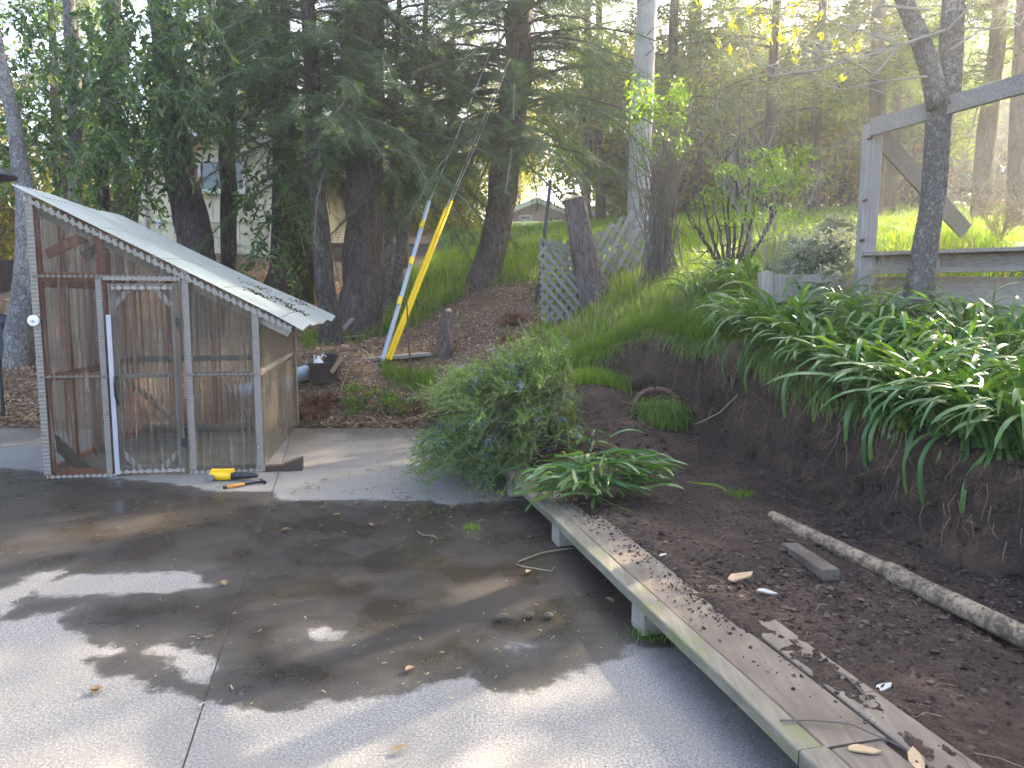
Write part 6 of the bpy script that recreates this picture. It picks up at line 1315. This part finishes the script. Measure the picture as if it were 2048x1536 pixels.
mb = MB(); mb.beam(f0 - (0, 0, .25), f1 - (0, 0, .25), .2, .9); obj("wall", mb, M['concretewall'], t); mb = MB(); mb.beam(f1 + (.05, -.05, -.7), f1 + (.05, -.05, .30), .24, .24, (0, 1, 0)); obj("end_post", mb, M['concretewall'], t); mb = MB(); mb.beam(f0 + (0, -.02, .24), f1 + (-.1, -.02, .24), .26, .06); obj("coping", mb, M['concretewall'], t)
# ------------------------------------------------------------------ cream house
HY = 18.5
t = thing("house", at(430, 520, HY), "cream sided house with dark window half hidden behind the trunks", "house")
def wallpoly(pts, th, mat, name, par, yb=None):
    n = len(pts); Vf = [np.array(p, float) for p in pts]; Vb = [p + np.array([0, th, 0]) for p in Vf]; mb = MB(); mb.add(Vf + Vb, q=[[i, n+i, n+(i+1) % n, (i+1) % n] for i in range(n)], t=[[0, i, i+1] for i in range(1, n-1)] + [[n, n+i+1, n+i] for i in range(1, n-1)]); return obj(name, mb, mat, par)
hw = [P(276, 560, HY), P(600, 560, HY), P(600, 318, HY), P(440, 262, HY), P(276, 320, HY)]
for q in hw[:2]: q[2] = 1.6
bw = wallpoly(hw, 6, M['wallpaint'], "wall", t)
for px in range(300, 600, 26): 
    a = P(px, 560, HY - .012); a[2] = 1.6; tz = np.interp(px, [276, 440, 600], [325, 268, 322]); b = P(px, tz, HY - .012); mb = MB(); mb.beam((a[0], a[1], a[2]), (a[0], b[1], b[2]), .02, .016, (0, 1, 0)); obj("batten", mb, M['wallpaint'], bw)
for py in (443, 312): a, b = P(276, py, HY - .03), P(600, py, HY - .03); mb = MB(); mb.beam(a, b, .03, .045); obj("belt_board", mb, M['cream'], bw)
for a, b in ((P(225, 335, HY - .5), P(440, 250, HY - .5)), (P(440, 250, HY - .5), P(660, 333, HY - .5))):
    mb = MB(); mb.hexa([a, b, b + (0, 7, 0), a + (0, 7, 0), a + (0, 0, .22), b + (0, 0, .22), b + (0, 7, .22), a + (0, 7, .22)]); rf_ = obj("roof", mb, M['roofshingle'], t); mb = MB(); mb.beam(a + (0, -.03, .08), b + (0, -.03, .08), .04, .26); obj("fascia", mb, M['cream'], rf_)
def window(x0, y0, x1, y1):
    a, b = P(x0, y1, HY - .03), P(x1, y0, HY - .03); cx = (a[0], b[0]); cz = (a[2], b[2]); mb = MB(); mb.hexa([(cx[0], a[1], cz[0]), (cx[1], a[1], cz[0]), (cx[1], a[1] + .02, cz[0]), (cx[0], a[1] + .02, cz[0]), (cx[0], a[1], cz[1]), (cx[1], a[1], cz[1]), (cx[1], a[1] + .02, cz[1]), (cx[0], a[1] + .02, cz[1])]); w_ = obj("window", mb, M['glassdark'], t)
    y_ = a[1] - .03; mb = MB(); f = MB()
    for p0, p1 in (((cx[0] - .04, y_, cz[0]), (cx[1] + .04, y_, cz[0])), ((cx[0] - .04, y_, cz[1]), (cx[1] + .04, y_, cz[1]))): mb.beam(p0, p1, .06, .08)
    for x_ in (cx[0], (cx[0] + cx[1]) / 2, cx[1]): mb.beam((x_, y_, cz[0] + .04), (x_, y_, cz[1] - .04), .07, .05, (0, 1, 0))
    obj("frame", mb, M['cream'], w_); mb = MB(); mb.beam((cx[0] - .1, y_ - .06, cz[0] - .06), (cx[1] + .1, y_ - .06, cz[0] - .06), .14, .05); obj("sill", mb, M['cream'], w_)
window(402, 322, 488, 382); window(532, 345, 575, 364)
a, b = P(288, 345, HY - .12), P(291, 540, HY - .12); mb = MB(); mb.tube([P(262, 322, HY - .3), P(272, 330, HY - .12), P(288, 345, HY - .12)], .05, 8); mb.tube([a, b], .05, 8); obj("downspout", mb, M['cream'], t)
a = P(321, 448, HY - .03); mb = MB(); mb.hexa([(a[0]-.09,a[1]-.02,a[2]-.1),(a[0]+.09,a[1]-.02,a[2]-.1),(a[0]+.09,a[1],a[2]-.1),(a[0]-.09,a[1],a[2]-.1),(a[0]-.09,a[1]-.02,a[2]+.1),(a[0]+.09,a[1]-.02,a[2]+.1),(a[0]+.09,a[1],a[2]+.1),(a[0]-.09,a[1],a[2]+.1)]); pl_ = obj("wall_plate", mb, M['white'], t)
mb = MB(); mb.beam((a[0]-.05,a[1]-.024,a[2]+.02),(a[0]+.05,a[1]-.024,a[2]+.02),.006,.03); mb.beam((a[0]-.04,a[1]-.024,a[2]-.04),(a[0]+.04,a[1]-.024,a[2]-.04),.006,.02); obj("print", mb, M['carblue'], pl_, kind="stuff")
# deck beside it
for k in range(7): q = P(238 + k * 6, 400, HY + .3); mb = MB(); mb.beam((q[0], q[1], q[2] - .5), (q[0], q[1], q[2] + .35), .05, .05, (0, 1, 0)); obj("baluster", mb, M['darkwood'], t)
for py in (378, 415): mb = MB(); mb.beam(P(200, py, HY + .3), P(277, py, HY + .3), .1, .09); obj("deck_rail", mb, M['darkwood'], t)
mb = MB(); mb.beam(P(271, 345, HY + .3), P(271, 560, HY + .3), .2, .2, (0, 1, 0)); obj("deck_post", mb, M['darkwood'], t)
mb = MB(); q = P(-30, 352, 9.5); mb.lathe([(0, .14), (.25, .10), (.36, .0), (.35, -.02), (0, .05)], q, 10); tt_ = thing("umbrella", (q[0], q[1], gz(q[0], q[1])[0]), "dark umbrella tip poking in at the left edge above the fence", "umbrella"); obj("canopy", mb, M['black'], tt_); mb = MB(); mb.tube([(q[0], q[1], gz(q[0], q[1])[0] - .05), q + (0, 0, .1)], .02, 8); obj("pole", mb, M['blacksteel'], tt_)
# far houses
def farhouse(lab, x0, x1, ybase, yeave, yapex, Yh, wallm, roofm, win=None, depth=8):
    a = P(x0, ybase, Yh); b = P(x1, ybase, Yh); ze = P(x0, yeave, Yh)[2]; za = P((x0 + x1) / 2, yapex, Yh)[2]; xm = (a[0] + b[0]) / 2; zb = min(a[2], float(gz(xm, Yh)[0])) - .5
    t = thing("house", (xm, Yh, zb), lab, "house"); wallpoly([(a[0], Yh, zb), (b[0], Yh, zb), (b[0], Yh, ze), (xm, Yh, za), (a[0], Yh, ze)], depth, wallm, "wall", t); ov = (b[0] - a[0]) * .06
    for s_, xx in ((-1, a[0] - ov), (1, b[0] + ov)):
        zz = ze - (za - ze) * ov / (b[0] - a[0]) * 2; p0, p1 = np.array([xx, Yh - .4, zz]), np.array([xm, Yh - .4, za]); mb = MB(); 
        mb.hexa([p0, p1, p1 + (0, depth + .8, 0), p0 + (0, depth + .8, 0), p0 + (0, 0, .2), p1 + (0, 0, .2), p1 + (0, depth + .8, .2), p0 + (0, depth + .8, .2)]); rf_ = obj("roof", mb, roofm, t); mb = MB(); mb.beam(p0 + (0, -.04, .08), p1 + (0, -.04, .08), .06, .3); obj("fascia", mb, M['cream'], rf_)
    if win:
        p0, p1 = P(win[0], win[3], Yh - .05), P(win[2], win[1], Yh - .05); mb = MB(); mb.beam((p0[0], Yh - .04, (p0[2] + p1[2]) / 2), (p1[0], Yh - .04, (p0[2] + p1[2]) / 2), .05, p1[2] - p0[2]); w_ = obj("window", mb, M['glassdark'], t); mb = MB()
        for z_ in (p0[2], (p0[2] + p1[2]) / 2, p1[2]): mb.beam((p0[0] - .05, Yh - .10, z_), (p1[0] + .05, Yh - .10, z_), .05, .09)
        for x_ in (p0[0], p1[0]): mb.beam((x_, Yh - .10, p0[2]), (x_, Yh - .10, p1[2]), .05, .09, (1, 0, 0))
        obj("frame", mb, M['white'], w_)
farhouse("low distant house with pinkish wall and shallow gable seen left of the leaning cut trunk", 1005, 1142, 462, 432, 404, 46, M['pinkwall'], M['cream'], (1040, 432, 1062, 448))
farhouse("distant green-grey gabled house with a bright window left of the utility pole", 1222, 1272, 425, 372, 342, 48, plain_mat('sage_siding', (.30, .36, .32), .8), M['roofshingle'], (1238, 362, 1258, 392))
farhouse("distant white house glimpsed between the big fir and the cable guards", 640, 890, 492, 440, 425, 52, M['white'], M['roofshingle'], (700, 452, 730, 475))
c = at(1182, 470, 62); t = thing("parked_car", c, "blue car mostly hidden behind the right lath trellis", "car"); c = c + (0, 0, .0)
prof = [(-2.1,.35),(-2.1,.8),(-1.4,.95),(-.8,1.42),(.7,1.42),(1.3,.98),(2.05,.85),(2.1,.35)]; mb = MB(); n = len(prof)
mb.add([(c[0] + x, c[1] - .85, c[2] + z) for x, z in prof] + [(c[0] + x, c[1] + .85, c[2] + z) for x, z in prof], q=[[i, n+i, n+(i+1) % n, (i+1) % n] for i in range(n)], t=[[0, i, i+1] for i in range(1, n-1)] + [[n, n+i+1, n+i] for i in range(1, n-1)]); obj("body", mb, M['carblue'], t)
for x_ in (-1.3, 1.3): mb = MB(); mb.lathe([(0, .1), (.2, .1), (.32, .06), (.33, -.1), (0, -.1)], (c[0] + x_, c[1] - .86, c[2] + .33), 14, (0, -1, 0)); obj("wheel", mb, M['black'], t)
mb = MB(); mb.hexa([(c[0]-.95,c[1]-.87,c[2]+1.0),(c[0]+.9,c[1]-.87,c[2]+1.0),(c[0]+.9,c[1]-.84,c[2]+1.0),(c[0]-.95,c[1]-.84,c[2]+1.0),(c[0]-.7,c[1]-.87,c[2]+1.34),(c[0]+.6,c[1]-.87,c[2]+1.34),(c[0]+.6,c[1]-.84,c[2]+1.34),(c[0]-.7,c[1]-.84,c[2]+1.34)]); obj("side_window", mb, M['glassdark'], t)

# ------------------------------------------------------------------ hazy morning air over the yard
hm = bpy.data.materials.new("pale_haze"); hm.use_nodes = True; hn = hm.node_tree.nodes; hn.clear(); ho = hn.new("ShaderNodeOutputMaterial"); hv = hn.new("ShaderNodeVolumePrincipled")
hv.inputs["Color"].default_value = (.93, .95, .98, 1); hv.inputs["Density"].default_value = .0028; hv.inputs["Anisotropy"].default_value = .68; hm.node_tree.links.new(hv.outputs[0], ho.inputs[1])
mb = MB(); mb.hexa([(-130, -20, -7), (130, -20, -7), (130, 200, -7), (-130, 200, -7), (-130, -20, 40), (130, -20, 40), (130, 200, 40), (-130, 200, 40)]); obj("haze", mb, hm, kind="stuff", label="thin sunlit haze hanging in the yard and wood")
